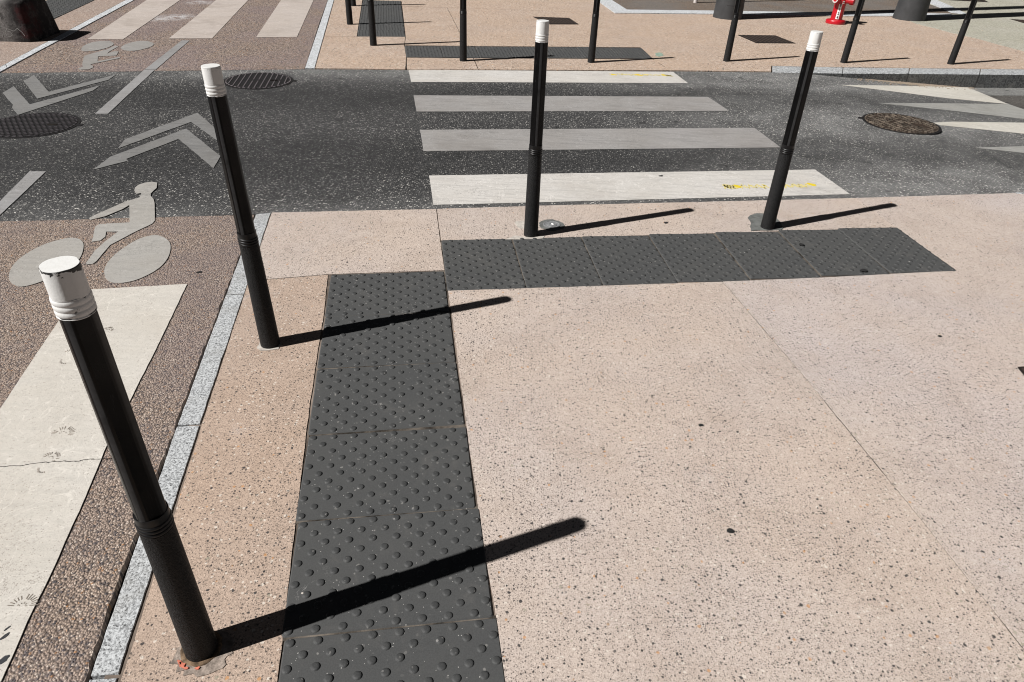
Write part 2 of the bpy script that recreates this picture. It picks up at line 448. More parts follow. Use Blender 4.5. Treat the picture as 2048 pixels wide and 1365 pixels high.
M['iron'] = plain('cast_iron_dark', (0.009, 0.008, 0.0085), 0.7, 0.3, 0.4, 25, 0.5, 140)
M['iron_rib'] = plain('cast_iron_worn', (0.17, 0.15, 0.155), 0.5, 0.5, 0.4, 40)
M['iron_rib_dark'] = plain('cast_iron_worn_dark', (0.065, 0.058, 0.062), 0.5, 0.5, 0.4, 40)
M['iron_brown'] = plain('cast_iron_rusty', (0.040, 0.026, 0.018), 0.75, 0.3, 0.6, 30, 0.8, 130)
M['iron_brown_rib'] = plain('cast_iron_rusty_worn', (0.17, 0.138, 0.108), 0.6, 0.4, 0.85, 9)
M['grate'] = plain('grate_iron', (0.018, 0.013, 0.011), 0.7, 0.3, 0.4, 20, 0.4)
M['grate_rib'] = plain('grate_bar', (0.055, 0.038, 0.030), 0.6, 0.4, 0.4, 20, 0.4)
M['red'] = plain('hydrant_red', (0.42, 0.006, 0.014), 0.34, 0.5, 0.25, 6)
M['label_white'] = plain('label_white', (0.74, 0.73, 0.72), 0.5, 0.3, 0.08, 10)
M['label_black'] = plain('label_black', (0.015, 0.015, 0.015), 0.5, 0.3, 0.1, 10)
M['steel'] = plain('outlet_metal', (0.55, 0.50, 0.48), 0.45, 0.5, 0.2, 20)
M['sand'] = plain('sand', (0.33, 0.27, 0.21), 0.95, 0.1, 0.4, 60, 0.8, 220, loc=False)
M['scrawl'] = plain('white_graffiti', (0.30, 0.29, 0.28), 0.8, 0.2, 0.3, 40)
M['ink'] = plain('ink_blot', (0.030, 0.032, 0.036), 0.6, 0.3, 0.3, 40)
M['print'] = plain('shoe_print_dirt', (0.27, 0.235, 0.20), 0.9, 0.2, 0.5, 90, loc=False)

# dirty concrete block with red spray; the unlit right end's shade is painted in
n = N('block_concrete', 0.9, 0.2).local()
col = n.mix(n.step(n.noise(3, 6, 0.7), 0.3, 0.7), (0.105, 0.098, 0.094), (0.165, 0.155, 0.15))
col = n.mix(n.step(n.noise(14, 6, 0.75), 0.48, 0.62, 0, 0.75), col, (0.045, 0.042, 0.04))
col = n.mix(n.step(n.noise(60, 3), 0.5, 0.75, 0, 0.5), col, (0.22, 0.21, 0.205))
sp = n.t.nodes.new('ShaderNodeSeparateXYZ')
n.t.links.new(n.pos, sp.inputs[0])
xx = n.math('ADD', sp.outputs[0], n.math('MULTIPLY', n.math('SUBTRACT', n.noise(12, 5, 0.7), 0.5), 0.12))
zz = n.math('ADD', sp.outputs[2], n.math('MULTIPLY', n.noise(9, 5, 0.7), 0.1))
end_shade = n.step(xx, 0.14, 0.30)
col = n.mix(n.math('MULTIPLY', end_shade, n.step(n.noise(11, 5, 0.7), 0.3, 0.55, 0.55, 1.0)), col, (0.016, 0.014, 0.014))
near = n.step(n.math('ADD', sp.outputs[1], n.math('MULTIPLY', n.noise(8, 5, 0.7), 0.25)), -0.02, 0.14, 1.0, 0.0)
redm = n.math('MULTIPLY', n.math('MULTIPLY', near, n.step(xx, 0.27, 0.34)), n.math('MULTIPLY', n.step(zz, 0.07, 0.12), n.step(zz, 0.40, 0.46, 1, 0)))
col = n.mix(n.math('MULTIPLY', redm, n.step(n.noise(10, 5, 0.7), 0.40, 0.60, 0.1, 0.8)), col, (0.045, 0.010, 0.011))
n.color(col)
n.bump(n.noise(50, 5, 0.7), 0.7, 0.008)
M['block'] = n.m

# ------------------------------------------------------------------ mesh helpers
def link(name, bm, mat, parent=None, smooth=False, kind=None):
    me = bpy.data.meshes.new(name)
    bm.normal_update()
    bm.to_mesh(me)
    bm.free()
    for m in (mat if isinstance(mat, (list, tuple)) else [mat]):
        me.materials.append(m)
    if smooth:
        for p in me.polygons:
            p.use_smooth = True
    o = bpy.data.objects.new(name, me)
    C.objects.link(o)
    if parent:
        o.parent = parent
    if kind:
        o['kind'] = kind
    return o


def tag(o, label, cat, group=None):
    o['label'] = label
    o['category'] = cat
    if group:
        o['group'] = group
    return o


def empty(name, loc=(0, 0, 0), rz=0.0, kind=None):
    o = bpy.data.objects.new(name, None)
    o.empty_display_size = 0.1
    C.objects.link(o)
    o.location = loc
    o.rotation_euler = (0, 0, rz)
    if kind:
        o['kind'] = kind
    return o


def area(p):
    return 0.5 * sum(p[i][0] * p[(i + 1) % len(p)][1] - p[(i + 1) % len(p)][0] * p[i][1] for i in range(len(p)))


def ccw(p):
    p = [tuple(q[:2]) for q in p]
    return p if area(p) > 0 else p[::-1]


def inset(p, d):
    p = ccw(p)
    k = len(p)
    out = []
    for i in range(k):
        a, b, c = (Vector(p[(i + j) % k]) for j in (-1, 0, 1))
        u = (b - a).normalized()
        v = (c - b).normalized()
        n1 = Vector((-u.y, u.x))
        n2 = Vector((-v.y, v.x))
        den = 1 + n1.dot(n2)
        q = b + (n1 + n2) * (d / max(den, 0.3))
        out.append((q.x, q.y))
    return out


def ragged(p, amt, stepl=0.035, reach=9.0):
    """edges broken into short pieces that wander by amt"""
    p = ccw(p)
    out = []
    for i, a in enumerate(p):
        b = p[(i + 1) % len(p)]
        A, B = Vector(a), Vector(b)
        L = (B - A).length
        u = (B - A) / max(L, 1e-6)
        nn = Vector((-u.y, u.x))
        out.append(a)
        k = int(L / stepl)
        if k > 600:
            k = 600
        w = 0.0
        for j in range(1, k):
            w = 0.6 * w + random.uniform(-amt, amt) * 0.7
            q = A + u * (L * j / k) + nn * w
            if q.length < reach:
                out.append((q.x, q.y))
    return out


RZ = -0.010
def road_z(x, y):
    s = x * 0.984 + y * 0.176
    return RZ - 0.155 * min(max((s - 4.68) / (6.95 - 4.68), 0), 1)


def slab_bm(p, top, thick, zf=None, chamfer=0.0):
    bm = bmesh.new()
    z = (lambda x, y: zf(x, y) + top) if zf else (lambda x, y: top)
    outer = p
    if chamfer:
        q = inset(p, chamfer)
        up = [bm.verts.new((x, y, z(x, y))) for x, y in q]
        md = [bm.verts.new((x, y, z(x, y) - chamfer)) for x, y in outer]
        lo = [bm.verts.new((x, y, z(x, y) - thick)) for x, y in outer]
        rings = [up, md, lo]
    else:
        up = [bm.verts.new((x, y, z(x, y))) for x, y in outer]
        lo = [bm.verts.new((x, y, z(x, y) - thick)) for x, y in outer]
        rings = [up, lo]
    bm.faces.new(up)
    k = len(p)
    for r0, r1 in zip(rings, rings[1:]):
        for i in range(k):
            j = (i + 1) % k
            bm.faces.new((r0[i], r1[i], r1[j], r0[j]))
    return bm


def slab(name, p, top, thick, mat, parent=None, gap=0.003, rag=0.0, kind=None, zf=None, chamfer=0.0, stepl=0.035):
    p = inset(p, gap) if gap else ccw(p)
    if rag:
        p = ragged(p, rag, stepl)
    return link(name, slab_bm(p, top, thick, zf, chamfer), mat, parent, kind=kind)


def mark(name, p, mat, top=0.004, on=None, rag=0.0012, parent=None, thick=0.003):
    """a sheet of paint a few mm thick lying on a surface of height on (number or function)"""
    p = ragged(p, rag, 0.03, 14) if rag else ccw(p)
    zf = on if callable(on) else (lambda x, y: on or 0.0)
    return link(name, slab_bm(p, top, thick, zf), mat, parent)


def lathe(prof, seg=40, bm=None, axis=None, cap=True):
    bm = bm or bmesh.new()
    rings = []
    for r, z in prof:
        rings.append([bm.verts.new((r * math.cos(2 * math.pi * i / seg), r * math.sin(2 * math.pi * i / seg), z)) for i in range(seg)])
    for a, b in zip(rings, rings[1:]):
        for i in range(seg):
            j = (i + 1) % seg
            bm.faces.new((a[i], a[j], b[j], b[i]))
    if cap:
        bm.faces.new(rings[-1])
        bm.faces.new(rings[0][::-1])
    return bm


def box(bm, c, d, rz=0.0):
    v = []
    for sz in (-1, 1):
        for sx, sy in ((-1, -1), (1, -1), (1, 1), (-1, 1)):
            x, y = sx * d[0] / 2, sy * d[1] / 2
            v.append(bm.verts.new((c[0] + x * math.cos(rz) - y * math.sin(rz), c[1] + x * math.sin(rz) + y * math.cos(rz), c[2] + sz * d[2] / 2)))
    for f in ((3, 2, 1, 0), (4, 5, 6, 7), (0, 1, 5, 4), (1, 2, 6, 5), (2, 3, 7, 6), (3, 0, 4, 7)):
        bm.faces.new([v[i] for i in f])


def blob(x, y, r, z, asp=1.0, rot=0.0, irr=0.3, k=14, thick=0.002):
    p = []
    for i in range(k):
        t = 2 * math.pi * i / k
        rr = r * (1 + random.uniform(-irr, irr))
        a, b = rr * math.cos(t), rr * asp * math.sin(t)
        p.append((x + a * math.cos(rot) - b * math.sin(rot), y + a * math.sin(rot) + b * math.cos(rot)))
    return slab_bm(ccw(p), z, thick)


def smooth_angle(o, deg=30):
    me = o.data
    for p in me.polygons:
        p.use_smooth = True
    me.set_sharp_from_angle(angle=math.radians(deg))


# ------------------------------------------------------------------ the setting
g_bm = bmesh.new()
gv = [g_bm.verts.new(v) for v in ((-300, -300, -0.42), (300, -300, -0.42), (300, 300, -0.42), (-300, 300, -0.42))]
g_bm.faces.new(gv)
link('ground', g_bm, M['soil'], kind='structure')

EL = 14.0        # how far the setting goes on beyond the frame
near_edge_left = (-16.726, 0.895)
near_edge_right = (15.385, 7.166)
far_edge_left = (-18.643, 3.287)
far_edge_right = (16.661, 10.944)

# dark bedding: deep under everything, and the dirt that fills the joints between the panels
def bedding(p, z, m='joint'):
    return link('bedding', slab_bm(ccw(p), z, 0.03), M[m], kind='structure')
bedding([(-18, -8), (14, -8), (14, 6.0), (14, 6.4), (3.618, 4.775), (3.601, 4.82), near_edge_left, (-18, 0)], -0.034)
bedding([far_edge_left, (-1.246, 7.726), (2.894, 8.507), (3.021, 8.822), (6.371, 9.351), (20.18, 11.655), (24, 45), (-24, 45)], -0.034)
bedding([(-1.543, 3.814), (-0.515, 4.008), (0.074, 4.128), (1.781, 4.442), (3.573, 4.797), (14, 6.0), (14, -8), (-0.452, -1.902), (-1.197, 1.905)], -0.0045, 'joint_fill')
bedding([(-2.303, 7.593), (-1.256, 7.795), (1.437, 8.323), (2.886, 8.582), (2.973, 8.865), (6.409, 9.415), (22, 13), (24, 44), (-9.078, 41.668)], -0.0055)

# near pavement: five cast panels between the joints
near_pav = empty('near_pavement', kind='structure')
T0 = (-0.014, -1.997)       # the tactile strip runs on below the frame
T1 = (0.554, -1.975)
GR_END = (-0.404, -2.0)
panels = [
    ([(-1.508, 3.856), (-0.518, 4.031), (-0.441, 3.577), (-0.376, 3.224), (-0.974, 3.118), (-1.354, 3.01)], 'pav', 0.0),
    ([(-1.354, 3.01), (-0.974, 3.118), (-0.892, 2.707), (-0.823, 2.299), (-0.747, 1.885), (-0.667, 1.481), (-0.584, 1.073)] + [T0, GR_END] + [(-1.028, 1.271), (-1.07, 1.504), (-1.153, 1.917)], 'pav_pink', -0.001),
    ([(-0.518, 4.031), (0.074, 4.153), (1.789, 4.469), (2.349, 4.576), (2.421, 4.087), (0.792, 3.791), (-0.441, 3.577)], 'pav', 0.0),
    ([(-0.341, 3.012), (0.468, 3.145), (1.116, 3.253), (1.277, 2.457), (1.407, 1.704), (1.476, 1.256)] + [(1.932, -1.709), T1] + [(-0.01, 1.175), (-0.088, 1.571), (-0.161, 1.984), (-0.301, 2.798)], 'pav', -0.001),
    ([(1.116, 3.253), (1.691, 3.356), (2.516, 3.523), (2.421, 4.087), (2.349, 4.576), (3.615, 4.831)] + [near_edge_right, (14, 2), (14, -6), (1.932, -1.709)] + [(1.476, 1.256), (1.407, 1.704), (1.277, 2.457)], 'pav_cool', 0.0),
]
for p, m, z in panels:
    slab('pavement_panel', p, z, 0.05, M[m], near_pav, gap=0.0028, rag=0.0016)

# cycle tracks
slab('cycle_track', [(-2.984, 3.569), (-1.6, 3.83), (-1.501, 3.315), (-1.418, 2.862), (-1.349, 2.472), (-1.3, 2.194), (-1.241, 1.904), (-1.201, 1.665), (-1.147, 1.42), (-1.128, 1.301), (-1.102, 1.155), (-1.069, 1.007), (-1.05, 0.939)]
     + [(-0.455, -2.001), (-14, -2), near_edge_left], -0.008, 0.05, M['track'], gap=0.006, rag=0.006, kind='structure', stepl=0.02)
slab('far_cycle_track', [(-5.072, 6.782), (-2.336, 7.539), (-2.9, 10.329), (-3.268, 12.23)] + [(-9.122, 41.653), (-11.78, 40.647)] + [(-5.958, 11.218), (-5.471, 8.709), (-5.369, 8.127)],
     -0.008, 0.05, M['track_far'], gap=0.004, rag=0.002, kind='structure')
slab('corner_pavement', [(-5.206, 6.989), (-5.56, 8.686), (-6.086, 11.278)] + [(-12.114, 40.667), (-30, 30), (-22, 2.6)], -0.001, 0.05, M['pav_corner'], gap=0.003, rag=0.002, kind='structure')

# the road: a raised table, its ramp and the lower road beyond
def along_pt(s, v):
    return (0.984 * s - 0.176 * v, 0.176 * s + 0.984 * v)
road_bm = bmesh.new()
A0, A1 = near_edge_left, far_edge_left
VN, VF = 3.99, 7.85                   # near and far side, measured across the road
def rv(p, z): return road_bm.verts.new((p[0], p[1], z))
ra, rb = rv(A0, RZ), rv(A1, RZ)
mid_near = [rv(q, RZ) for q in [(-1.515, 3.851), (0.074, 4.148), (1.788, 4.465), (3.612, 4.826)]]
mid_far = [rv(q, RZ) for q in [(-2.333, 7.54), (-1.247, 7.737), (1.309, 8.226), (2.946, 8.505)]]
rn, rf = rv(along_pt(4.68, VN), RZ), rv(along_pt(4.68, VF), RZ)
road_bm.faces.new([ra] + mid_near + [rn, rf] + mid_far[::-1] + [rb])
zl = RZ - 0.155
r2n, r2f = rv(along_pt(6.95, VN - 0.25), zl), rv(along_pt(6.95, VF + 0.1), zl)
road_bm.faces.new([rn, r2n, r2f, rf])
link('road', road_bm, M['asphalt'], kind='structure')
low_bm = bmesh.new()
lv = [low_bm.verts.new((*along_pt(s, v), zl)) for s, v in ((6.95, VN - 0.25), (30, VN - 0.25), (30, VF + 0.1), (6.95, VF + 0.1))]
low_bm.faces.new(lv)
link('lower_road', low_bm, M['asphalt_low'], kind='structure')
slab('gutter', [along_pt(6.99, 7.44), along_pt(18, 7.44), along_pt(18, 7.80), along_pt(6.75, 7.80)], zl + 0.004, 0.01, asphalt('gutter_asphalt', (0.085, 0.085, 0.082), 0.25, 0.12, dusty=False), gap=0, kind='structure')

# far pavement panels
far_pav = empty('far_pavement', kind='structure')
up_l = (-7.725, 37.86)
fp = [
    ([(-2.233, 7.561), (-1.293, 7.716), (-1.371, 8.288), (-1.501, 8.96), (-1.572, 9.493), (-2.172, 9.355), (-2.57, 9.259)], 'pav_far'),
    ([(-2.57, 9.259), (-2.172, 9.355), (-2.729, 12.356), (-2.824, 12.851)] + [(-3.368, 13.243)], 'pav_far'),
    ([(-1.572, 9.493), (-1.501, 8.96), (-0.742, 9.105), (-0.946, 10.163), (-1.304, 12.035), (-2.012, 11.94)], 'pav_far'),
    ([(-0.742, 9.105), (1.487, 9.56), (1.552, 8.882), (1.664, 8.296), (2.89, 8.493), (2.982, 8.813), (3.513, 8.875), (4.601, 9.055), (6.371, 9.351)] + [(14, 10.6), (30, 22)] + [(6.542, 13.512), (5.536, 13.213), (3.133, 12.705), (1.421, 12.29), (-1.304, 12.035), (-0.946, 10.163)], 'pav_far'),
    ([(-2.023, 11.962), (-1.304, 12.035), (1.421, 12.29), (1.263, 13.394)] + [(1.0, 16), (0.5, 40), up_l] + [(-2.836, 12.908), (-2.551, 12.415), (-2.098, 12.426)], 'pav_far'),
    ([(-1.282, 7.718), (-0.514, 7.87), (-0.61, 8.421), (-1.371, 8.288)], 'pav_far'),
    ([(-0.514, 7.87), (1.664, 8.296), (1.55, 8.868), (-0.61, 8.421)], 'pav_far'),
]
for p, m in fp:
    slab('pavement_panel', p, 0.0, 0.05, M[m], far_pav, gap=0.004, rag=0.002, stepl=0.06)
slab('concrete_apron', [(6.562, 12.7), (6.684, 12.335), (6.772, 11.895), (6.949, 11.487), (7.031, 11.009), (7.127, 10.622)] + [(10.5, 11.2), (30, 22), (24, 34), (7.5, 15.5), (6.6, 13.4)], 0.004, 0.012, M['pav_green'], gap=0.0, rag=0.004, kind='structure', stepl=0.06)
slab('parking_bay', [(1.49, 13.837), (1.66, 12.676), (3.198, 13.043), (5.675, 13.581), (6.71, 13.895), (7.997, 14.17), (8.057, 15.362)] + [(8.2, 16.2), (9.5, 34), (0.6, 34)], 0.006, 0.012, M['brown'], gap=0.0, rag=0.004, kind='structure', stepl=0.06)

# ------------------------------------------------------------------ granite edgings and kerbs
def edging(label, joints_l, joints_r, mat, top=0.0, name='granite_edging', gap=0.003, piece='granite_block', rag=0.0015):
    r = empty(name, (*joints_l[0][:2], 0))
    tag(r, label, 'granite edging')
    ox, oy = joints_l[0][:2]
    for i in range(len(joints_l) - 1):
        q = [joints_l[i], joints_r[i], joints_r[i + 1], joints_l[i + 1]]
        q = [(a - ox, b - oy) for a, b in q]
        slab(piece, q, top + random.uniform(-0.001, 0.001), 0.12, mat, r, gap=gap, rag=rag, stepl=0.02, chamfer=0.0015)
    return r

def along(a, b, ts):
    return [(a[0] + (b[0] - a[0]) * t, a[1] + (b[1] - a[1]) * t) for t in ts]
edging('speckled granite edging between the near cycle track and pavement, behind the nearest bollard',
       [(-1.597, 3.823), (-1.418, 2.862), (-1.241, 1.904), (-1.047, 0.94)] + [(-0.85, -0.041), (-0.653, -1.021)],
       [(-1.506, 3.852), (-1.326, 2.881), (-1.153, 1.917), (-0.97, 0.949)] + [(-0.784, -0.034), (-0.598, -1.016)], M['granite'], gap=0.005)
a, b = (-2.335, 7.544), (-4.439, 18.115)
c, d = (-2.234, 7.566), (-4.352, 18.145)
edging('granite edging strip across the road, left of the far bollards, beside the far zebra stripes',
       along(a, b, [i / 11 for i in range(12)]), along(c, d, [i / 11 for i in range(12)]), M['white_granite'])
a, b = (-4.202, 2.091), (-7.292, 17.156)
c, d = (-4.114, 1.896), (-7.122, 17.104)
edging('granite edging strip running past the graffiti covered concrete block at top left',
       along(a, b, [i / 15 for i in range(16)]), along(c, d, [i / 15 for i in range(16)]), M['white_granite'])
# pale band round the parking bay
a = [(1.263, 13.394), (1.418, 12.264), (3.127, 12.677), (5.525, 13.184), (6.529, 13.481), (8.11, 14.118), (8.39, 15.882)]
b = [(1.49, 13.837), (1.66, 12.676), (3.198, 13.043), (5.675, 13.581), (6.71, 13.895), (7.997, 14.17), (8.074, 15.502)]
band_o = [(0.131, 21.314)] + a[:5] + [(7.794, 13.828)]
band_i = [(0.327, 21.752)] + b[:5] + [(7.832, 14.12)]
r = empty('granite_edging', (band_o[1][0], band_o[1][1], 0))
tag(r, 'pale granite band bordering the brown parking bay, bending beside the two grey columns', 'granite edging')
for i in range(len(band_o) - 1):
    k = max(1, round(math.dist(band_o[i], band_o[i + 1]) / 1.0))
    for j in range(k):
        q = along(band_o[i], band_o[i + 1], [j / k, (j + 1) / k]) + along(band_i[i], band_i[i + 1], [(j + 1) / k, j / k])
        slab('granite_block', [(x - band_o[1][0], y - band_o[1][1]) for x, y in q], 0.012, 0.02, M['white_granite'], r, gap=0.002, rag=0.0)
q = [(8.19, 15.746), (8.498, 15.847), (8.15, 14.158), (7.853, 14.069)]
q2 = [(8.19, 15.746), (8.39, 15.882), (7.776, 14.046), (7.635, 14.004)]
dgl = [(8.384, 16.768), (8.199, 15.96), (8.054, 15.067), (7.917, 14.232)]
dgr = [(8.762, 17.058), (8.565, 16.154), (8.403, 15.211), (8.172, 14.165)]
dg0 = dgl[-1]
r = empty('granite_edging', (dg0[0], dg0[1], 0))
tag(r, 'slanting pale granite band closing the brown bay right of the second grey column', 'granite edging')
for i in range(3):
    slab('granite_block', [(x - dg0[0], y - dg0[1]) for x, y in (dgl[i], dgr[i], dgr[i + 1], dgl[i + 1])], 0.014, 0.02, M['white_granite'], r, gap=0.002)

# kerb that emerges where the road drops
kf = [(2.882, 8.466), (2.895, 8.471), (3.774, 8.608), (4.63, 8.764), (5.581, 8.934), (6.181, 9.032)]
kb = [(2.963, 8.809), (2.99, 8.81), (3.901, 8.931), (4.787, 9.081), (5.765, 9.249), (6.371, 9.351)]
kf = kf[1:] ; kb = kb[1:]
dv = Vector(kf[-1]) - Vector(kf[-2])
dv.normalize()
for i in range(1, 9):
    kf.append(tuple(Vector(kf[4]) + dv * i))
    kb.append(tuple(Vector(kb[4]) + dv * i))
kf[4:5] = []
kb[4:5] = []
kr = empty('kerb', (*kf[0], 0))
tag(kr, 'grey granite kerb across the road, growing taller towards the right as the road dips', 'kerb')
for i in range(len(kf) - 1):
    q = [kf[i], kf[i + 1], kb[i + 1], kb[i]]
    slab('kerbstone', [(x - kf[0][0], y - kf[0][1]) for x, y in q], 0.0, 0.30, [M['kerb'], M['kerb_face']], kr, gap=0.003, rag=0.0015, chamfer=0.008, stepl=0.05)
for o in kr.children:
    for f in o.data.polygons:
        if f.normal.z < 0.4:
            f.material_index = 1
kn = [(3.611, 4.831), (3.686, 4.841), (3.598, 4.693)]
e0 = Vector(kn[0])
du = Vector((0.984, 0.176))
nv = Vector((0.176, -0.984))
r = empty('kerb', (*kn[0], 0))
tag(r, 'grey granite kerb tip at the right edge of the near pavement', 'kerb')
for i in range(6):
    if i == 0:
        q = [Vector((0, 0)), du * 0.9, du * 0.9 + nv * 0.22, nv * 0.02]
        q[2] = du * 0.9 + nv * 0.30
    else:
        s0 = 0.9 + (i - 1) * 1.0
        q = [du * s0, du * (s0 + 1), du * (s0 + 1) + nv * 0.30, du * s0 + nv * 0.30]
    slab('kerbstone', [tuple(v) for v in q], 0.006, 0.28, M['kerb'], r, gap=0.003, chamfer=0.004)

# ------------------------------------------------------------------ tactile paving
TW, TD = 0.588, 0.4145
def tile_mesh(seed, worn=0.0):
    rnd = random.Random(seed)
    hw, hd, rc, ch = TW / 2 - 0.0008, TD / 2 - 0.0026, 0.010, 0.004
    p = []
    for cx, cy, a0 in ((hw - rc, hd - rc, 0), (-hw + rc, hd - rc, 90), (-hw + rc, -hd + rc, 180), (hw - rc, -hd + rc, 270)):
        for k in range(4):
            t = math.radians(a0 + 30 * k)
            p.append((cx + rc * math.cos(t), cy + rc * math.sin(t)))
    bm = slab_bm(p, 0.0, 0.05, chamfer=ch)
    nx, ny = 16, 11
    for i in range(nx):
        for j in range(ny):
            if (i + j) % 2:
                continue
            if rnd.random() < worn:
                continue
            x = (i - (nx - 1) / 2) * TW / nx
            y = (j - (ny - 1) / 2) * TD / ny
            h = 0.0048 * rnd.uniform(0.8, 1.05)
            rings = []
            for rr, zz in ((0.0132, -0.0002), (0.0120, 0.55 * h), (0.0094, 0.88 * h), (0.0050, h)):
                rings.append([bm.verts.new((x + rr * math.cos(2 * math.pi * k / 12), y + rr * math.sin(2 * math.pi * k / 12), zz)) for k in range(12)])
            for r0, r1 in zip(rings, rings[1:]):
                for k in range(12):
                    f = bm.faces.new((r0[k], r0[(k + 1) % 12], r1[(k + 1) % 12], r1[k]))
                    f.smooth = True
                    f.material_index = 1 if r0 is not rings[0] else 0
            f = bm.faces.new(rings[-1])
            f.smooth = True
            f.material_index = 1
    me = bpy.data.meshes.new('tactile_tile')
    bm.normal_update()
    bm.to_mesh(me)
    bm.free()
    me.materials.append(M['tile'])
    me.materials.append(M['tile_dome'])
    return me
tile_meshes = [tile_mesh(1), tile_mesh(2, 0.015), tile_mesh(3, 0.03)]

def tactile(label, spots, sc=1.0, rot90=False, top=0.002, sand=True):
    x0, y0, _ = spots[0]
    r = empty('tactile_strip', (x0, y0, 0))
    tag(r, label, 'tactile paving', 'tactile paving strips')
    if sand:
        bm = bmesh.new()
        for x, y, a in spots:
            box(bm, (x - x0, y - y0, -0.004 + random.uniform(-0.0004, 0.0004)), (TW * sc * 0.985, TD * sc * 1.03, 0.004), a)
        link('joint_filling', bm, M['joint_sand'], r, kind='stuff')
    for i, (x, y, a) in enumerate(spots):
        o = bpy.data.objects.new('tactile_tile', tile_meshes[i % 3])
        C.objects.link(o)
        o.parent = r
        o.location = (x - x0, y - y0, top + random.uniform(-0.0012, 0.0012))
        o.rotation_euler = (random.uniform(-0.002, 0.002), random.uniform(-0.002, 0.002), a + (math.pi / 2 if rot90 else 0) + random.uniform(-0.003, 0.003))
        o.scale = (sc, sc, 1)
    return r
sp = [(-0.635, 2.96, 0.169), (-0.562, 2.552, 0.166), (-0.49, 2.143, 0.174), (-0.415, 1.73, 0.161), (-0.337, 1.325, 0.165)]
dx, dy = sp[-1][0] - sp[-2][0], sp[-1][1] - sp[-2][1]
for i in range(5):
    sp.append((sp[-1][0] + dx, sp[-1][1] + dy, sp[4][2]))
tactile('dark grey studded tactile strip running towards the viewer, crossed by two bollard shadows', sp)
sp = [(-0.187, 3.33, 1.736), (0.22, 3.399, 1.724), (0.627, 3.468, 1.713), (1.034, 3.54, 1.701), (1.448, 3.618, 1.69), (1.861, 3.696, 1.695), (2.266, 3.77, 1.723)]
tactile('dark grey studded tactile strip on the near pavement, lying along the zebra crossing', sp)
a, b = (-1.362, 8.25), (1.55, 8.868)
c, d = (-1.501, 8.96), (1.489, 9.577)
L7, R7 = along(a, b, [(i + .5) / 7 for i in range(7)]), along(c, d, [(i + .5) / 7 for i in range(7)])
sp = [((p[0] + q[0]) / 2, (p[1] + q[1]) / 2, math.atan2(q[1] - p[1], q[0] - p[0])) for p, q in zip(L7, R7)]
tactile('dark grey studded tactile strip across the road, along the far zebra end', sp, 1.045)
a, b = (-2.172, 9.355), (-2.729, 12.356)
c, d = (-1.572, 9.493), (-2.103, 12.452)
L7, R7 = along(a, b, [(i + .5) / 7 for i in range(8)]), along(c, d, [(i + .5) / 7 for i in range(8)])
L7, R7 = L7[:7], R7[:7]
sp = [((p[0] + q[0]) / 2, (p[1] + q[1]) / 2, math.atan2(q[1] - p[1], q[0] - p[0])) for p, q in zip(L7, R7)]
tactile('dark grey studded tactile strip across the road, running away behind a bollard', sp, 1.045)
a, b = (-6.12, 9.404), (-6.471, 11.148)
c = (-6.954, 10.687)
u = (Vector(b) - Vector(a)).normalized()
w_ = Vector((-u.y, u.x)) * 0.31
sp = []
for i in range(-3, 8):
    q = Vector(a) + u * (i + 0.5) * 0.436 + w_
    sp.append((q.x, q.y, math.atan2(u.y, u.x) - math.pi / 2))
tactile('dark grey studded tactile strip behind the graffiti covered concrete block', sp, 1.045, top=0.004)

# ------------------------------------------------------------------ painted markings
def zebra(p, mat, label, name='crosswalk_stripe', on=RZ, cat='crosswalk stripe', group='zebra crossing stripes over the road', rag=0.0015):
    o = mark(name, p, mat, 0.004, on, rag)
    return tag(o, label, cat, group)
zebra([(-1.263, 7.731), (1.692, 8.255), (1.77, 7.746), (-1.159, 7.216)], M['white_hi'], 'white zebra stripe farthest across the road, with faint yellow marks at its right end')
zebra([(-1.058, 6.707), (1.871, 7.198), (1.969, 6.705), (-0.953, 6.173)], M['white_mid'], 'worn grey zebra stripe, second from the far pavement, narrower looking')
zebra([(-0.848, 5.649), (2.073, 6.18), (2.148, 5.653), (-0.749, 5.127)], M['white_mid'], 'worn grey zebra stripe, next to the bright nearest stripe of the road crossing')
zebra([(-0.641, 4.618), (2.261, 5.143), (2.345, 4.659), (-0.547, 4.106)], M['white_hi'], 'bright white zebra stripe nearest the viewer, with bold yellow marks at its right end')

# shark teeth on the ramp
def tooth(p, mat, label):
    o = mark('ramp_marking', p, mat, 0.004, road_z, 0.0)
    tag(o, label, 'ramp marking', 'white triangles on the road ramp')
tooth([(3.573, 8.094), (4.431, 8.487), (5.495, 8.92), (5.548, 8.163), (4.822, 8.074), (4.2, 8.086)], M['tooth_a'], 'bright white ramp triangle touching the sandy foot of the far kerb')
tooth([(3.676, 7.354), (4.675, 7.792), (5.555, 8.155), (5.615, 7.955), (5.619, 7.832), (5.462, 7.468), (5.293, 7.436), (4.477, 7.414)], M['tooth_b'], 'worn grey ramp triangle, second from the far kerb')
tooth([(3.963, 6.747), (4.228, 6.891), (5.176, 7.247), (5.573, 7.346), (5.239, 6.764), (4.862, 6.74), (4.002, 6.678)], M['tooth_a'], 'cream ramp triangle starting at the rusty manhole cover')
tooth([(3.948, 5.97), (4.548, 6.234), (5.211, 6.503), (4.932, 6.029), (4.396, 5.988)], M['tooth_b'], 'grey ramp triangle cut by the right edge, nearest the viewer')

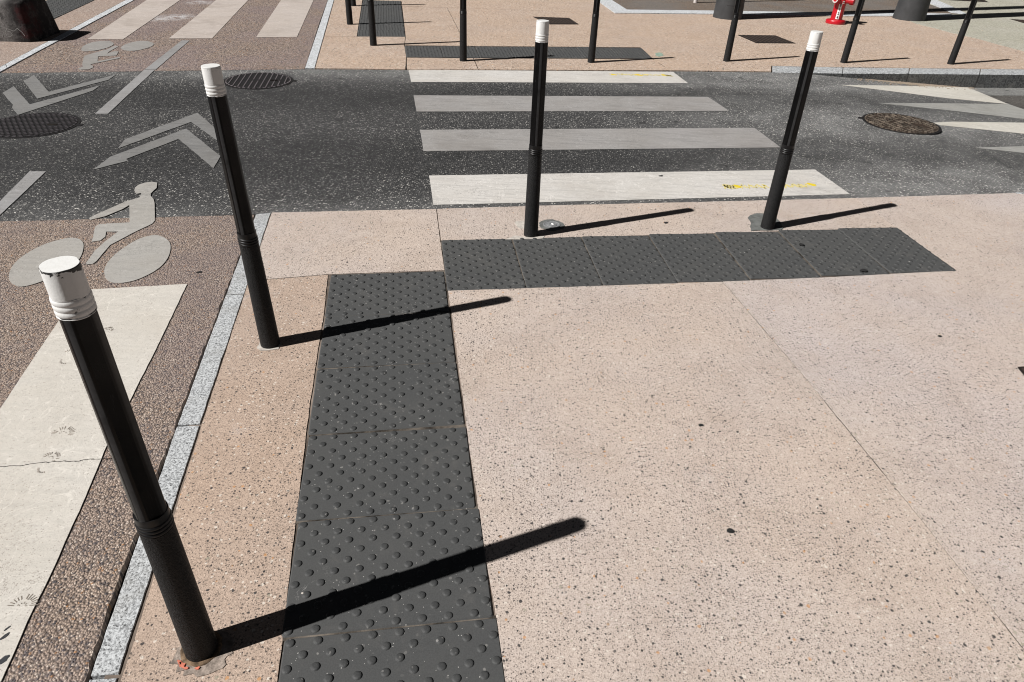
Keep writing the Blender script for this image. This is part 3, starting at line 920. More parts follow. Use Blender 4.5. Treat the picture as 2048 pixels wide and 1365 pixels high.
# bands and lines on the cycle tracks
band = zebra([(-2.127, 2.847), (-1.644, 2.955), (-1.552, 2.454), (-1.44, 1.781), (-1.372, 1.484), (-1.324, 1.245), (-1.298, 1.089), (-1.261, 0.919)] + [(-1.166, 0.428), (-1.707, 0.884)] + [(-1.937, 1.959), (-2.035, 2.412)],
     M['white_band'], 'broad cream painted band with shoe prints on the near cycle track, behind the nearest bollard', on=-0.008, name='crosswalk_band', cat='crosswalk band', group='cream bands over the cycle track')
for p, l in (([(-5.135, 8.451), (-4.764, 8.546), (-5.372, 11.52)] + [(-5.693, 13.087), (-6.183, 12.927)] + [(-5.818, 11.369)], 'pinkish white band on the far cycle track, next to the concrete block shadow'),
             ([(-4.297, 8.712), (-3.826, 8.838), (-4.433, 11.837)] + [(-4.75, 13.405), (-5.189, 13.256)] + [(-4.881, 11.686)], 'pinkish white band on the far cycle track, in line with the thin lane line'),
             ([(-3.353, 9.024), (-2.889, 9.177), (-3.482, 12.158)] + [(-3.795, 13.727), (-4.279, 13.564)] + [(-3.96, 11.997)], 'pinkish white band on the far cycle track, next to the far granite edging')):
    zebra(p, M['white_far'], l, on=-0.008, name='crosswalk_band', cat='crosswalk band', group='cream bands over the cycle track')
o = mark('lane_line', [(-4.108, 8.635), (-4.024, 8.657), (-3.759, 7.2), (-3.861, 7.179)], M['line'], 0.004, -0.008)
tag(o, 'thin white line on the far cycle track, above the asphalt edge', 'lane line', 'cycle lane lines')
o = mark('lane_line', [(-3.862, 7.173), (-3.765, 7.193), (-3.454, 5.675), (-3.553, 5.657)], M['line'], 0.004, RZ)
tag(o, 'thin grey white line on the asphalt, slanting between the two pairs of chevrons', 'lane line', 'cycle lane lines')
o = mark('lane_line', [(-3.286, 4.336), (-3.184, 4.35), (-3.037, 3.648)] + [(-2.863, 2.852), (-2.979, 3.066)] + [(-3.162, 3.844)], M['line'], 0.004, RZ)
tag(o, 'thin grey white line on the asphalt at the left edge, beside the near bicycle symbol', 'lane line', 'cycle lane lines')

# double chevrons
def chevron(p, label):
    o = mark('chevron', p, M['chev'], 0.004, RZ, 0.002)
    tag(o, label, 'chevron marking', 'cycle lane chevrons')
chevron([(-4.624, 6.123), (-4.67, 6.354), (-4.196, 5.824), (-3.967, 6.52), (-3.933, 6.334), (-4.11, 5.525), (-4.281, 5.717), (-4.317, 5.787)], 'worn grey chevron on the asphalt above the left manhole cover, tip pointing at the cover')
chevron([(-4.692, 6.537), (-4.741, 6.775), (-4.273, 6.224), (-4.028, 6.938), (-3.995, 6.727), (-4.239, 6.001)], 'worn grey chevron on the asphalt nearest the far cycle track')
chevron([(-2.958, 4.854), (-3.007, 5.062), (-2.767, 5.819), (-2.423, 5.381), (-2.297, 5.112), (-2.327, 5.131), (-2.713, 5.564)], 'worn grey chevron behind the second bollard, upper of the pair pointing away')
chevron([(-2.906, 4.422), (-2.923, 4.679), (-2.679, 5.386), (-2.183, 4.803), (-2.139, 4.564), (-2.629, 5.133), (-2.795, 4.65), (-2.764, 4.623)], 'worn grey chevron behind the second bollard, lower of the pair with a ragged left tip')

# bicycle symbols
def spline(pts, k=3):
    out = []
    n_ = len(pts)
    for i in range(n_):
        p0, p1, p2, p3 = (Vector(pts[(i + j) % n_][:2]) for j in (-1, 0, 1, 2))
        for t in range(k):
            t /= k
            q = 0.5 * (2 * p1 + (p2 - p0) * t + (2 * p0 - 5 * p1 + 4 * p2 - p3) * t * t + (3 * p1 - p0 - 3 * p2 + p3) * t ** 3)
            out.append((q.x, q.y))
    return out
def bike(label, wheels, rider, mat):
    r = empty('bicycle_symbol', (*wheels[0][0][:2], 0))
    tag(r, label, 'bicycle symbol', 'painted bicycle symbols')
    x0, y0 = wheels[0][0][:2]
    for w in wheels:
        mark('painted_wheel', [(x - x0, y - y0) for x, y in spline(w)], mat, 0.004, -0.008, 0.0, r)
    mark('painted_rider', [(x - x0, y - y0) for x, y in rider], mat, 0.004, -0.008, 0.0008, r)
bike('large grey bicycle and rider painted on the near cycle track, head on the asphalt',
     [[(-2.454, 3.396), (-2.405, 3.37), (-2.361, 3.312), (-2.311, 3.198), (-2.288, 3.086), (-2.301, 3.009), (-2.339, 2.931), (-2.382, 2.871), (-2.428, 2.854), (-2.494, 2.893), (-2.548, 2.967), (-2.589, 3.071), (-2.599, 3.181), (-2.577, 3.289), (-2.536, 3.355), (-2.493, 3.392)],
      [(-2.054, 3.479), (-1.998, 3.464), (-1.938, 3.41), (-1.895, 3.333), (-1.859, 3.217), (-1.854, 3.104), (-1.886, 3.006), (-1.934, 2.949), (-1.995, 2.933), (-2.054, 2.963), (-2.104, 3.037), (-2.134, 3.116), (-2.147, 3.23), (-2.133, 3.353), (-2.105, 3.436)]],
     [(-2.387, 4.244), (-2.35, 4.156), (-2.348, 4.104), (-2.344, 4.062), (-2.326, 4.023), (-2.291, 3.983), (-2.254, 3.919), (-2.137, 3.67), (-2.132, 3.625), (-2.181, 3.493), (-2.227, 3.333), (-2.215, 3.238), (-2.202, 3.146), (-2.205, 3.115), (-2.232, 3.103), (-2.245, 3.127), (-2.271, 3.262), (-2.275, 3.359), (-2.268, 3.503), (-2.332, 3.495), (-2.304, 3.429), (-2.307, 3.381), (-2.344, 3.361), (-2.362, 3.407), (-2.424, 3.549), (-2.421, 3.584), (-2.384, 3.597), (-2.265, 3.627), (-2.387, 3.871), (-2.396, 3.808), (-2.443, 3.695), (-2.5, 3.635), (-2.52, 3.66), (-2.508, 3.707), (-2.435, 3.916), (-2.382, 3.993), (-2.404, 4.063), (-2.428, 4.043), (-2.466, 4.097), (-2.485, 4.147), (-2.485, 4.195), (-2.461, 4.234), (-2.429, 4.256)], M['sym'])
bike('small upside down bicycle and rider painted on the far cycle track',
     [[(-4.925, 7.943), (-4.982, 8.081), (-5.003, 8.276), (-4.948, 8.378), (-4.85, 8.403), (-4.755, 8.308), (-4.712, 8.203), (-4.703, 8.048), (-4.739, 7.92), (-4.806, 7.851), (-4.872, 7.861)],
      [(-4.575, 8.124), (-4.604, 8.302), (-4.559, 8.476), (-4.454, 8.502), (-4.337, 8.403), (-4.286, 8.236), (-4.313, 8.054), (-4.384, 7.969), (-4.496, 8.01)]],
     [(-4.484, 7.083), (-4.44, 7.048), (-4.374, 7.08), (-4.372, 7.147), (-4.408, 7.224), (-4.456, 7.255), (-4.462, 7.304), (-4.436, 7.361), (-4.329, 7.612), (-4.361, 7.67), (-4.47, 7.425), (-4.578, 7.635), (-4.422, 7.717), (-4.496, 7.911), (-4.546, 7.912), (-4.559, 7.778), (-4.592, 7.915), (-4.623, 8.168), (-4.677, 8.178), (-4.662, 7.971), (-4.708, 7.73), (-4.72, 7.633), (-4.658, 7.491), (-4.536, 7.251), (-4.486, 7.178)], M['sym_far'])

# yellow stencil remains on two zebra stripes
def yellow(label, spots, strokes):
    x0, y0 = spots[0][:2]
    root = empty('yellow_marking', (x0, y0, 0))
    tag(root, label, 'yellow marking', 'yellow stencil remains')
    for x, y, r in spots:
        link('yellow_smear', blob(x - x0, y - y0, r, RZ + 0.0052, 0.65, 2.4, 0.35, 12, 0.001), M['yellow'], root)
    bm = bmesh.new()
    for (a, b) in strokes:
        a, b = Vector(a[:2]), Vector(b[:2])
        k = 11
        for i in range(k):
            q = a + (b - a) * ((i + random.uniform(0.2, 0.8)) / k) - Vector((x0, y0))
            box(bm, (q.x, q.y, RZ + 0.0050), (random.uniform(0.006, 0.014), random.uniform(0.05, 0.095), 0.0008), 0.55 + random.uniform(-0.12, 0.12) if i % 3 else -0.15)
    link('faded_strokes', bm, M['yellow_pale'], root, kind='stuff')
yellow('yellow stencil remains on the nearest white zebra stripe, either side of the right bollard', [(*p, r) for p, r in zip([(1.555, 4.702), (2.124, 4.812), (1.757, 4.748), (1.48, 4.687)], (0.036, 0.033, 0.018, 0.012))],
       [((1.457, 4.684), (1.532, 4.685)), ((1.579, 4.701), (1.776, 4.726)), ((1.902, 4.753), (2.102, 4.789))])
yellow('yellow stencil remains on the farthest zebra stripe', [(*p, r) for p, r in zip([(0.979, 7.97), (1.27, 8.007), (1.565, 8.057), (1.356, 8.025)], (0.04, 0.05, 0.05, 0.03))],
       [((1.012, 8.001), (1.224, 7.998)), ((1.3, 8.025), (1.539, 8.051)), ((1.568, 8.057), (1.64, 8.048))])

# shoe prints, crack and ink on the cream band
def dashes(cx, cy, r0, r1, a0, a1, k, bm, w=0.004):
    for i in range(k):
        t = a0 + (a1 - a0) * i / max(1, k - 1)
        if random.random() < 0.15:
            continue
        rm = (r0 + r1) / 2
        box(bm, (cx + rm * math.cos(t), cy + rm * math.sin(t), -0.0036), ((r1 - r0) * random.uniform(0.6, 1.0), w, 0.001), t)
for (x, y), big in (((-1.63, 1.837), 1), ((-1.875, 2.327), 0.9), ((-1.6, 1.711), 0.8), ((-1.816, 2.516), 0.6), ((-1.341, 1.134), 1.0)):
    bm = bmesh.new()
    rot = random.uniform(1.0, 1.6)
    dashes(0, 0, 0.022 * big, 0.042 * big, rot - 1.7, rot + 1.7, 15, bm, 0.0024)
    dashes(0, 0, 0.008 * big, 0.014 * big, rot - 1.2, rot + 1.4, 5, bm, 0.0025)
    if big < 1:
        dashes(0.01, -0.05, 0.02 * big, 0.03 * big, rot + 2, rot + 4, 7, bm, 0.0030)
    o = link('shoe_print', bm, M['print'], band, kind='stuff')
    o.location = (x, y, 0)
bm = bmesh.new()
cr = [Vector(p) for p in [(-1.742, 1.659), (-1.679, 1.668), (-1.628, 1.684), (-1.573, 1.695), (-1.507, 1.702), (-1.445, 1.717), (-1.383, 1.726)]]
for a, b in zip(cr, cr[1:]):
    for i in range(8):
        p, q = a + (b - a) * i / 8, a + (b - a) * (i + 1) / 8
        mid = (p + q) / 2 + Vector((random.uniform(-.002, .002), random.uniform(-.003, .003)))
        box(bm, (mid.x, mid.y, -0.0036), ((q - p).length * 1.15, random.uniform(0.0012, 0.0026), 0.001), math.atan2(*(q - p).yx))
link('crack', bm, M['joint'], band, kind='stuff')
ink_spots = [(*q, r, a) for q, r, a in zip([(-1.33, 1.042), (-1.292, 0.977), (-1.338, 1.066)], (0.013, 0.014, 0.008), (0.4, 0.6, 0.35))]
for x, y, r, a in ink_spots:
    link('ink_blot', blob(x, y, r, -0.0030, a, 1.1, 0.2, 14, 0.001), M['ink'], band)

# ------------------------------------------------------------------ bollards
def shaft_ring(r, f, z, bm, seg=48, half=0.61):
    """a round section with four flats cut into it; f is how deep they are cut"""
    vs = []
    for i in range(seg):
        t = 2 * math.pi * i / seg
        # angle from the centre of the nearest flat (flats at 45, 135, 225, 315 degrees)
        a = (t - math.pi / 4 + math.pi / 4) % (math.pi / 2) - math.pi / 4
        a = ((t + math.pi / 4 - math.pi / 4) % (math.pi / 2)) - math.pi / 4
        rr = min(r, f / max(0.2, math.cos(a)))
        vs.append(bm.verts.new((rr * math.cos(t), rr * math.sin(t), z)))
    return vs
def loft(rings, bm, cap_top=False, cap_bot=False):
    for a, b in zip(rings, rings[1:]):
        k = len(a)
        for i in range(k):
            bm.faces.new((a[i], a[(i + 1) % k], b[(i + 1) % k], b[i]))
    if cap_top:
        bm.faces.new(rings[-1])
    if cap_bot:
        bm.faces.new(rings[0][::-1])
def beads(z0, z1, k, r, amp):
    out = []
    h = (z1 - z0) / k
    for i in range(k):
        for t in range(7):
            u = t / 6
            out.append((r + amp * math.sin(math.pi * u) ** 0.7, z0 + h * (i + u * 0.98)))
    return out
def bollard_meshes():
    parts = []
    # base: round, grainy, tapering
    bm = lathe([(0.0395, -0.02), (0.0415, 0.0), (0.0415, 0.004), (0.0400, 0.18), (0.0385, 0.36), (0.0374, 0.487)], 48)
    parts.append(('base', bm, 'black_rough'))
    bm = lathe([(0.0368, 0.485)] + beads(0.488, 0.520, 3, 0.0362, 0.0027) + [(0.0366, 0.521), (0.0364, 0.541)], 48)
    parts.append(('collar', bm, 'black_ring'))
    bm = bmesh.new()
    rings = []
    for z, r in ((0.5405, 0.0352), (0.542, 0.0352), (0.70, 0.0345), (0.87, 0.0338), (1.068, 0.0329)):
        rings.append(shaft_ring(r, r * 0.905, z, bm))
    loft(rings, bm, True, True)
    parts.append(('shaft', bm, 'black'))
    bm = lathe([(0.0322, 1.064), (0.0333, 1.066)] + beads(1.068, 1.103, 3, 0.0320, 0.0016) + [(0.0324, 1.104)], 48)
    parts.append(('cap_rings', bm, 'cap'))
    bm = bmesh.new()
    rings = []
    for z, r in ((1.1035, 0.0325), (1.13, 0.0324), (1.1575, 0.0323), (1.1600, 0.0320), (1.1620, 0.0310)):
        rings.append(shaft_ring(r, r * 0.955, z, bm))
    loft(rings, bm, True, True)
    parts.append(('cap', bm, 'cap'))
    return parts
proto = empty('bollard')
for nm, bm, mt in bollard_meshes():
    o = link(nm, bm, M[mt], proto)
    smooth_angle(o, 14 if nm in ('shaft', 'cap') else 40)
def place_bollard(o, spec, rot, label, group):
    x, y, tx, ty, sc = spec
    o.location = (x, y, 0)
    # a slight lean, as struck street bollards have
    lean = Matrix(((1, 0, tx), (0, 1, ty), (0, 0, 1)))
    ax = Vector((tx, ty, 1)).normalized()
    q = Vector((0, 0, 1)).rotation_difference(ax) @ Matrix.Rotation(rot, 3, 'Z').to_quaternion()
    o.rotation_mode = 'QUATERNION'
    o.rotation_quaternion = q
    o.scale = (1, 1, sc)
    tag(o, label, 'bollard', group)
def copy_thing(o):
    c = o.copy()
    C.objects.link(c)
    for ch in o.children:
        k = ch.copy()
        C.objects.link(k)
        k.parent = c
        for g2 in ch.children:
            kk = g2.copy()
            C.objects.link(kk)
            kk.parent = k
    return c
GB, GF = 'white capped bollards on the near pavement', 'bollards along the far pavement'
specs = [
    ((-0.793, 1.034, 0.001, 0.0007, 0.998), -0.03, 'black bollard nearest the viewer, chipped white cap, beside the granite edging', GB),
    ((-1.067, 2.465, -0.017, -0.0075, 1.007), -0.06, 'black bollard with clean white cap, second from the viewer, standing left of the tactile strip', GB),
    ((0.08, 3.717, -0.0037, 0.0001, 1.005), 0.0, 'black bollard with white cap in front of the middle of the zebra crossing', GB),
    ((1.564, 3.988, -0.0132, 0.0051, 0.979), -0.35, 'black bollard with white cap set in a dark grey mortar patch, before the zebra', GB),
    ((-2.745, 11.756, 0.0, 0.0, 1.0), 0.1, 'black bollard farthest away, at the far end of the tactile strip across the road', GF),
    ((-2.445, 10.176, 0.0, 0.0, 1.0), 0.0, 'black bollard across the road, nearest the far granite edging', GF),
    ((-1.865, 8.871, 0.0, 0.0, 1.0), 0.05, 'black bollard overlapping the receding tactile strip across the road', GF),
    ((-0.716, 8.264, 0.0, 0.0, 1.0), 0.0, 'black bollard at the left end of the tactile strip along the far zebra end', GF),
    ((0.768, 8.515, 0.0, 0.0, 1.0), -0.1, 'black bollard whose shadow crosses the right end of the far tactile strip', GF),
    ((2.47, 8.962, 0.0, 0.0, 1.0), 0.0, 'black bollard across the road in front of the left grey column', GF),
    ((4.01, 9.219, 0.0, 0.0, 1.0), -0.05, 'black bollard across the road beside the red hydrant', GF),
    ((5.483, 9.458, 0.0, 0.0, 1.0), 0.0, 'black bollard across the road farthest right, past the second grey column', GF),
]
things = []
for i, (sp_, rot, lab, grp) in enumerate(specs):
    o = proto if i == 0 else copy_thing(proto)
    place_bollard(o, sp_, rot, lab, grp)
    things.append(o)
# the nearest one has a chipped cap
for ch in things[0].children:
    if ch.name.startswith('cap'):
        ch.data = ch.data.copy()
        ch.data.materials[0] = M['cap_chipped']
        if not ch.name.startswith('cap_r'):
            ch['label'] = 'white cap with black chips along its rim'
# repaired footings of three bollards
b1, b2, b3, b4 = (s[0][:2] for s in specs[:4])
foot = []
def patch(name, x, y, r, z, mat, asp=1.0, rot=0.0, irr=0.25, k=22, thick=0.006):
    o = link(name, blob(0, 0, r, z, asp, rot, irr, k, thick), mat, near_pav)
    o.location = (x, y, 0)
    return o
patch('mortar_patch', b1[0] + 0.012, b1[1] - 0.012, 0.074, 0.0012, M['mortar'], 0.85, 0.3, 0.14, 40)
rb = lathe([(0.0535, -0.01), (0.0525, 0.0030), (0.0450, 0.0042), (0.0400, 0.0040)], 30, cap=False)
for v in rb.verts:
    f_ = 1 + random.uniform(-0.05, 0.05)
    v.co.x *= f_; v.co.y *= f_
o = link('footing_ring', rb, M['rust'], near_pav, smooth=True)
o.location = (*b1, 0)
bm = bmesh.new()
for t, rr, l in ((-1.98, 0.058, 0.018), (-2.2, 0.059, 0.014), (-1.72, 0.060, 0.010), (-1.22, 0.058, 0.010)):
    t -= 0.12
    b2_ = blob(b1[0] + rr * math.cos(t), b1[1] + rr * math.sin(t), l * 0.6, 0.0048, 0.55, t + 1.57, 0.35, 10, 0.004)
    me = bpy.data.meshes.new('t'); b2_.to_mesh(me); b2_.free(); bm.from_mesh(me); bpy.data.meshes.remove(me)
o = link('orange_paint', bm, M['orange'], near_pav, kind='stuff')
patch('mortar_patch', b2[0] + 0.0, b2[1] - 0.012, 0.052, 0.0018, M['mortar_pale'], 0.85, 0.0, 0.12)
o = mark('mortar_patch', [(1.503, 4.165), (1.553, 4.203), (1.662, 4.208), (1.674, 4.084), (1.663, 3.984), (1.643, 3.96), (1.446, 3.923), (1.478, 4.045), (1.476, 4.123)], M['mortar_dark'], 0.0045, 0.0, 0.006, near_pav)
o = mark('mortar_patch', [(-0.02, 3.877), (-0.005, 3.901), (0.05, 3.907), (0.051, 3.791), (0.015, 3.794), (-0.004, 3.82)], M['mortar_pale'], 0.003, 0.0, 0.003, near_pav)
o = mark('mortar_patch', [(-0.07, 3.632), (-0.013, 3.693), (0.053, 3.679), (0.165, 3.706), (0.15, 3.67), (0.018, 3.642)], M['mortar_pale'], 0.0025, 0.0, 0.005, near_pav)

# small round survey or valve cover by the middle bollard
vx, vy = (0.207, 3.867)
vc = empty('valve_cover', (vx, vy, 0.0))
tag(vc, 'small round grey valve cover in the pavement just right of the middle bollard foot', 'valve cover')
link('surround', blob(0, 0, 0.078, 0.003, 1.0, 0, 0.10, 26, 0.006), M['mortar_dark'], vc)
link('lid', lathe([(0.052, 0.001), (0.052, 0.0065), (0.047, 0.0068), (0.046, 0.0048), (0.033, 0.0048), (0.032, 0.0066), (0.014, 0.0066), (0.013, 0.0045), (0.004, 0.0045)], 30), plain('valve_lid_grey', (0.20, 0.205, 0.21), 0.6, 0.4, 0.4, 60, 0.5, 180), vc, smooth=False)
bm = bmesh.new()
box(bm, (0.006, 0, 0.0075), (0.010, 0.022, 0.004), 0.4)
link('key_slot', bm, M['label_white'], vc)

# flattened gum and tar spots
for (x, y), r, asp, lab in (((0.758, 2.055), 0.010, 0.7, 'small black gum spot in the middle of the open near pavement'),
                            ((0.749, 1.53), 0.0125, 0.8, 'black gum spot nearest the viewer, right of the long bollard shadow tip'),
                            ((2.064, 2.802), 0.010, 0.8, 'small black gum spot on the near pavement towards the right edge'),
                            ((0.929, 3.988), 0.014, 0.9, 'small dark gum spot under the middle bollard shadow'),
                            ((1.954, 3.447), 0.022, 0.7, 'dark gum spot on the near edge of the tactile strip along the zebra'),
                            ((1.7, 3.748), 0.016, 0.8, 'faint dark gum spot in the middle of the tactile strip along the zebra'),
                            ((-1.637, 3.085), 0.016, 0.5, 'dark leaf shaped tar spot on the near cycle track'),
                            ((1.028, 4.835), 0.016, 0.6, 'dark spot on the far edge of the nearest zebra stripe'),
                            ((7.341, 13.322), 0.0, 0.5, '')):
    if r:
        z = 0.0105 if 'tactile' in lab else 0.0022
        if 'stripe' in lab:
            z = RZ + 0.0075
        if 'track' in lab:
            z = -0.005
        o = link('gum_spot', blob(0, 0, r, z, asp, 0.3, 0.22, 12, 0.003), M['gum'])
        o.location = (x, y, 0)
        tag(o, lab, 'gum spot', 'dark spots on the paving')
# fallen grit on the near tactile strip
x, y = (-0.571, 1.214)
bm = bmesh.new()
bmesh.ops.create_icosphere(bm, subdivisions=1, radius=0.0045)
for v in bm.verts:
    v.co = Vector((v.co.x * random.uniform(0.8, 1.4), v.co.y * random.uniform(0.7, 1.1), max(-0.002, v.co.z * 0.7)))
o = link('pebble', bm, M['mortar_pale'])
o.location = (x, y, 0.005)
tag(o, 'pale stone chip lying on the tactile strip beside the nearest bollard shadow', 'pebble')

# ------------------------------------------------------------------ manhole covers
def manhole(label, spec, kind, rot, ribm, platem, tab):
    x, y, R = spec
    zb = road_z(x, y)
    r = empty('manhole_cover', (x, y, zb), rot)
    tag(r, label, 'manhole cover', 'round manhole covers in the road')
    Ri = R * 0.93
    fr = lathe([(R * 1.012, -0.01), (R * 1.012, 0.0035), (R * 0.955, 0.0035), (R * 0.950, -0.006)], 64, cap=False)
    link('frame', fr, M['iron'], r)
    link('seat_gap', lathe([(R * 0.985, 0.0006), (R * 0.98, 0.0012)], 64), M['joint'], r)
    link('lid', lathe([(R * 0.93, -0.002), (R * 0.93, 0.004), (R * 0.915, 0.0045)], 64), platem, r)
    bm = bmesh.new()
    lim = R * 0.89
    if kind == 'bars':
        pitch = 0.052
        k = int(lim / pitch) + 1
        for i in range(-k, k + 1):
            xx = i * pitch
            if abs(xx) >= lim * 0.97:
                continue
            L = math.sqrt(lim * lim - xx * xx)
            if i in (-1, 0, 3, 4):
                box(bm, (xx, (L + 0.03) / 2 + 0.0, 0.0065), (0.007, L - 0.03, 0.005))
                box(bm, (xx, -(L + 0.03) / 2, 0.0065), (0.007, L - 0.03, 0.005))
            else:
                box(bm, (xx, 0, 0.0065), (0.007, 2 * L, 0.005))
    else:
        pitch = 0.040 if kind == 'lugs' else 0.034
        k = int(lim / pitch) + 1
        for i in range(-k, k + 1):
            for j in range(-k, k + 1):
                xx, yy = i * pitch + (pitch / 2 if j % 2 else 0), j * pitch * 0.9
                if math.hypot(xx, yy) > lim:
                    continue
                if math.hypot(xx - lim * 0.5, yy) < 0.05:
                    continue
                if kind == 'worn' and random.random() < 0.2:
                    continue
                box(bm, (xx, yy, 0.0075), (0.022, 0.012, 0.007), 0.0 if kind == 'lugs' else random.uniform(-1, 1))
    # notched rim
    for i in range(40):
        t = 2 * math.pi * i / 40
        box(bm, (R * 0.925 * math.cos(t), R * 0.925 * math.sin(t), 0.0056), (0.012, R * 0.08, 0.003), t)
    link('tread', bm, ribm, r, kind='stuff')
    bm = bmesh.new()
    box(bm, (R * 1.03 * tab, 0.0, 0.0015), (R * 0.16, 0.05, 0.005))
    link('hinge', bm, M['iron'], r)
    bm = bmesh.new()
    box(bm, (R * 0.45 * tab, 0, 0.0062), (0.07, 0.03, 0.004))
    link('lifting_slot', bm, M['joint'], r)
manhole('dark round manhole cover with small lugs, cut by the left edge below the chevron', (-3.854, 5.297, 0.331), 'lugs', 0.15, M['iron_rib_dark'], M['iron'], 1)
manhole('dark round manhole cover with long straight ribs, half hidden by the second bollard cap', (-2.635, 6.975, 0.329), 'bars', 0.18, M['iron_rib'], M['iron'], 1)
manhole('rusty brown round manhole cover at the right of the road, before the ramp triangles', (3.559, 6.569, 0.34), 'worn', -0.35, M['iron_brown_rib'], M['iron_brown'], -1)

# ------------------------------------------------------------------ grates in the far pavement
def grate(label, q, bars=9):
    q = [Vector(p[:2]) for p in q]
    o0 = q[0]
    r = empty('pavement_grate', (o0.x, o0.y, 0))
    tag(r, label, 'metal grate', 'metal access grates')
    q = [v - o0 for v in q]
    link('plate', slab_bm(ccw([tuple(v) for v in q]), 0.0062, 0.012), M['grate'], r)
    for i in range(bars):
        bm = bmesh.new()
        t = (i + 0.5) / bars
        a, b = q[0] + (q[1] - q[0]) * t, q[3] + (q[2] - q[3]) * t
        a, b = a + (b - a) * 0.05, b + (a - b) * 0.05
        mid = (a + b) / 2
        box(bm, (mid.x, mid.y, 0.0082), ((b - a).length, 0.012, 0.005), math.atan2(b.y - a.y, b.x - a.x))
        link('bar', bm, M['grate_rib'], r)
grate('brown metal grate in the far pavement, partly hidden by the middle bollard cap', [(0.079, 11.524), (0.637, 11.572), (0.757, 11.052), (0.33, 10.933)])
grate('brown metal grate in the far pavement between the grey column and the right bollard cap', [(3.065, 10.803), (3.644, 10.915), (3.766, 10.363), (3.183, 10.244)])
grate('dark metal grate at the top edge, behind the second grey column', [(8.819, 16.764), (9.95, 16.999), (9.702, 16.21), (8.793, 16.231)])
grate('dark metal grate cut by the right edge, on the grey green concrete', [(8.78, 13.844), (9.297, 13.778), (9.158, 13.129), (8.773, 13.269)])
grate('dark metal grate whose corner shows at the right edge of the near pavement', [(2.302, 2.564), (2.546, 2.608), (2.525, 2.252), (2.263, 2.2)])

# ------------------------------------------------------------------ grey columns
def column(x, y, r0, label, seam):
    t = empty('column', (x, y, 0.0))
    tag(t, label, 'column', 'tall grey columns')
    o = link('shaft', lathe([(r0, -0.02), (r0, 0.0), (r0 * 0.93, 0.4), (r0 * 0.82, 2.2), (r0 * 0.62, 9.0)], 48), M['column'], t)
    smooth_angle(o, 40)
    if seam:
        # inspection door set in the sleeve
        bm = bmesh.new()
        k = 10
        rr = r0 * 0.93
        vs = []
        for zz in (0.20, 0.205):
            ring = []
            for i in range(k):
                a = math.radians(245 + 55 * i / (k - 1))
                ring.append(bm.verts.new(((rr + 0.009) * math.cos(a), (rr + 0.009) * math.sin(a), zz)))
            vs.append(ring)
        for i in range(k - 1):
            bm.faces.new((vs[0][i], vs[0][i + 1], vs[1][i + 1], vs[1][i]))
        link('seam', bm, M['joint'], t)
    bm = lathe([(r0 * 0.62, 9.0), (r0 * 0.66, 9.02), (r0 * 0.66, 9.10), (r0 * 0.3, 9.2)], 32)
    link('top_cap', bm, M['column'], t)
c1 = (3.29, 12.422)
c2 = (6.667, 13.257)
column(c1[0], c1[1], 0.235, 'thick dark grey column at the top, behind a black bollard and left of the red hydrant', True)
column(c2[0], c2[1], 0.262, 'thick dark grey column at the top, right of the red hydrant', False)
# slim post standing in the parking bay
px_, py_ = (3.06, 13.955)
t = empty('sign_post', (px_, py_, 0))
tag(t, 'slim dark post standing in the brown parking bay at the top edge', 'post')
link('pole', lathe([(0.034, -0.02), (0.034, 2.6)], 16), M['column'], t)
link('foot', lathe([(0.036, 0.0), (0.036, 0.09), (0.034, 0.095)], 16), M['steel'], t)
link('pole_cap', lathe([(0.036, 2.6), (0.036, 2.63), (0.02, 2.65)], 16), M['column'], t)

# ------------------------------------------------------------------ fire hydrant
hx, hy = (5.054, 12.372)
h_ang = math.atan2(-hy, -hx)          # towards the viewer
hy_t = empty('fire_hydrant', (hx, hy, 0.0))
hy_t.scale = (0.86, 0.86, 0.9)
tag(hy_t, 'red fire hydrant with a white number plate, at the top between the two grey columns', 'fire hydrant')
def put(name, bm, mat, deg=35):
    o = link(name, bm, mat, hy_t)
    smooth_angle(o, deg)
    return o
put('flange', lathe([(0.172, -0.01), (0.178, 0.004), (0.178, 0.045), (0.170, 0.058), (0.120, 0.066), (0.112, 0.07)], 48), M['red'])
put('barrel', lathe([(0.106, 0.062), (0.104, 0.10), (0.100, 0.42), (0.104, 0.44), (0.118, 0.46), (0.125, 0.50), (0.122, 0.56), (0.112, 0.60)], 48), M['red'])
put('bonnet', lathe([(0.120, 0.60), (0.122, 0.625), (0.110, 0.66), (0.085, 0.70), (0.05, 0.725), (0.03, 0.73), (0.03, 0.765), (0.02, 0.77)], 40), M['red'])
def outlet(ang, z, r, L, ringed):
    rot = Matrix.Rotation(ang, 4, 'Z') @ Matrix.Rotation(math.pi / 2, 4, 'Y')
    bm = lathe([(r * 0.78, 0.0), (r * 0.78, L * 0.55), (r, L * 0.6), (r, L), (r * 0.86, L + 0.008)], 32)
    bmesh.ops.transform(bm, matrix=Matrix.Translation((0.07 * math.cos(ang), 0.07 * math.sin(ang), z)) @ rot, verts=bm.verts)
    put('outlet', bm, M['red'])
    if ringed:
        bm = lathe([(r * 0.90, L + 0.004), (r * 0.92, L + 0.012), (r * 0.62, L + 0.013), (r * 0.60, L + 0.006)], 32, cap=False)
        bmesh.ops.transform(bm, matrix=Matrix.Translation((0.07 * math.cos(ang), 0.07 * math.sin(ang), z)) @ rot, verts=bm.verts)
        put('outlet_ring', bm, M['steel'])
        bm = lathe([(r * 0.55, L + 0.004), (r * 0.55, L + 0.007)], 24)
        bmesh.ops.transform(bm, matrix=Matrix.Translation((0.07 * math.cos(ang), 0.07 * math.sin(ang), z)) @ rot, verts=bm.verts)
        put('outlet_plug', bm, M['red'])
outlet(h_ang - 0.55, 0.405, 0.064, 0.13, True)
outlet(h_ang + 1.30, 0.385, 0.062, 0.16, False)
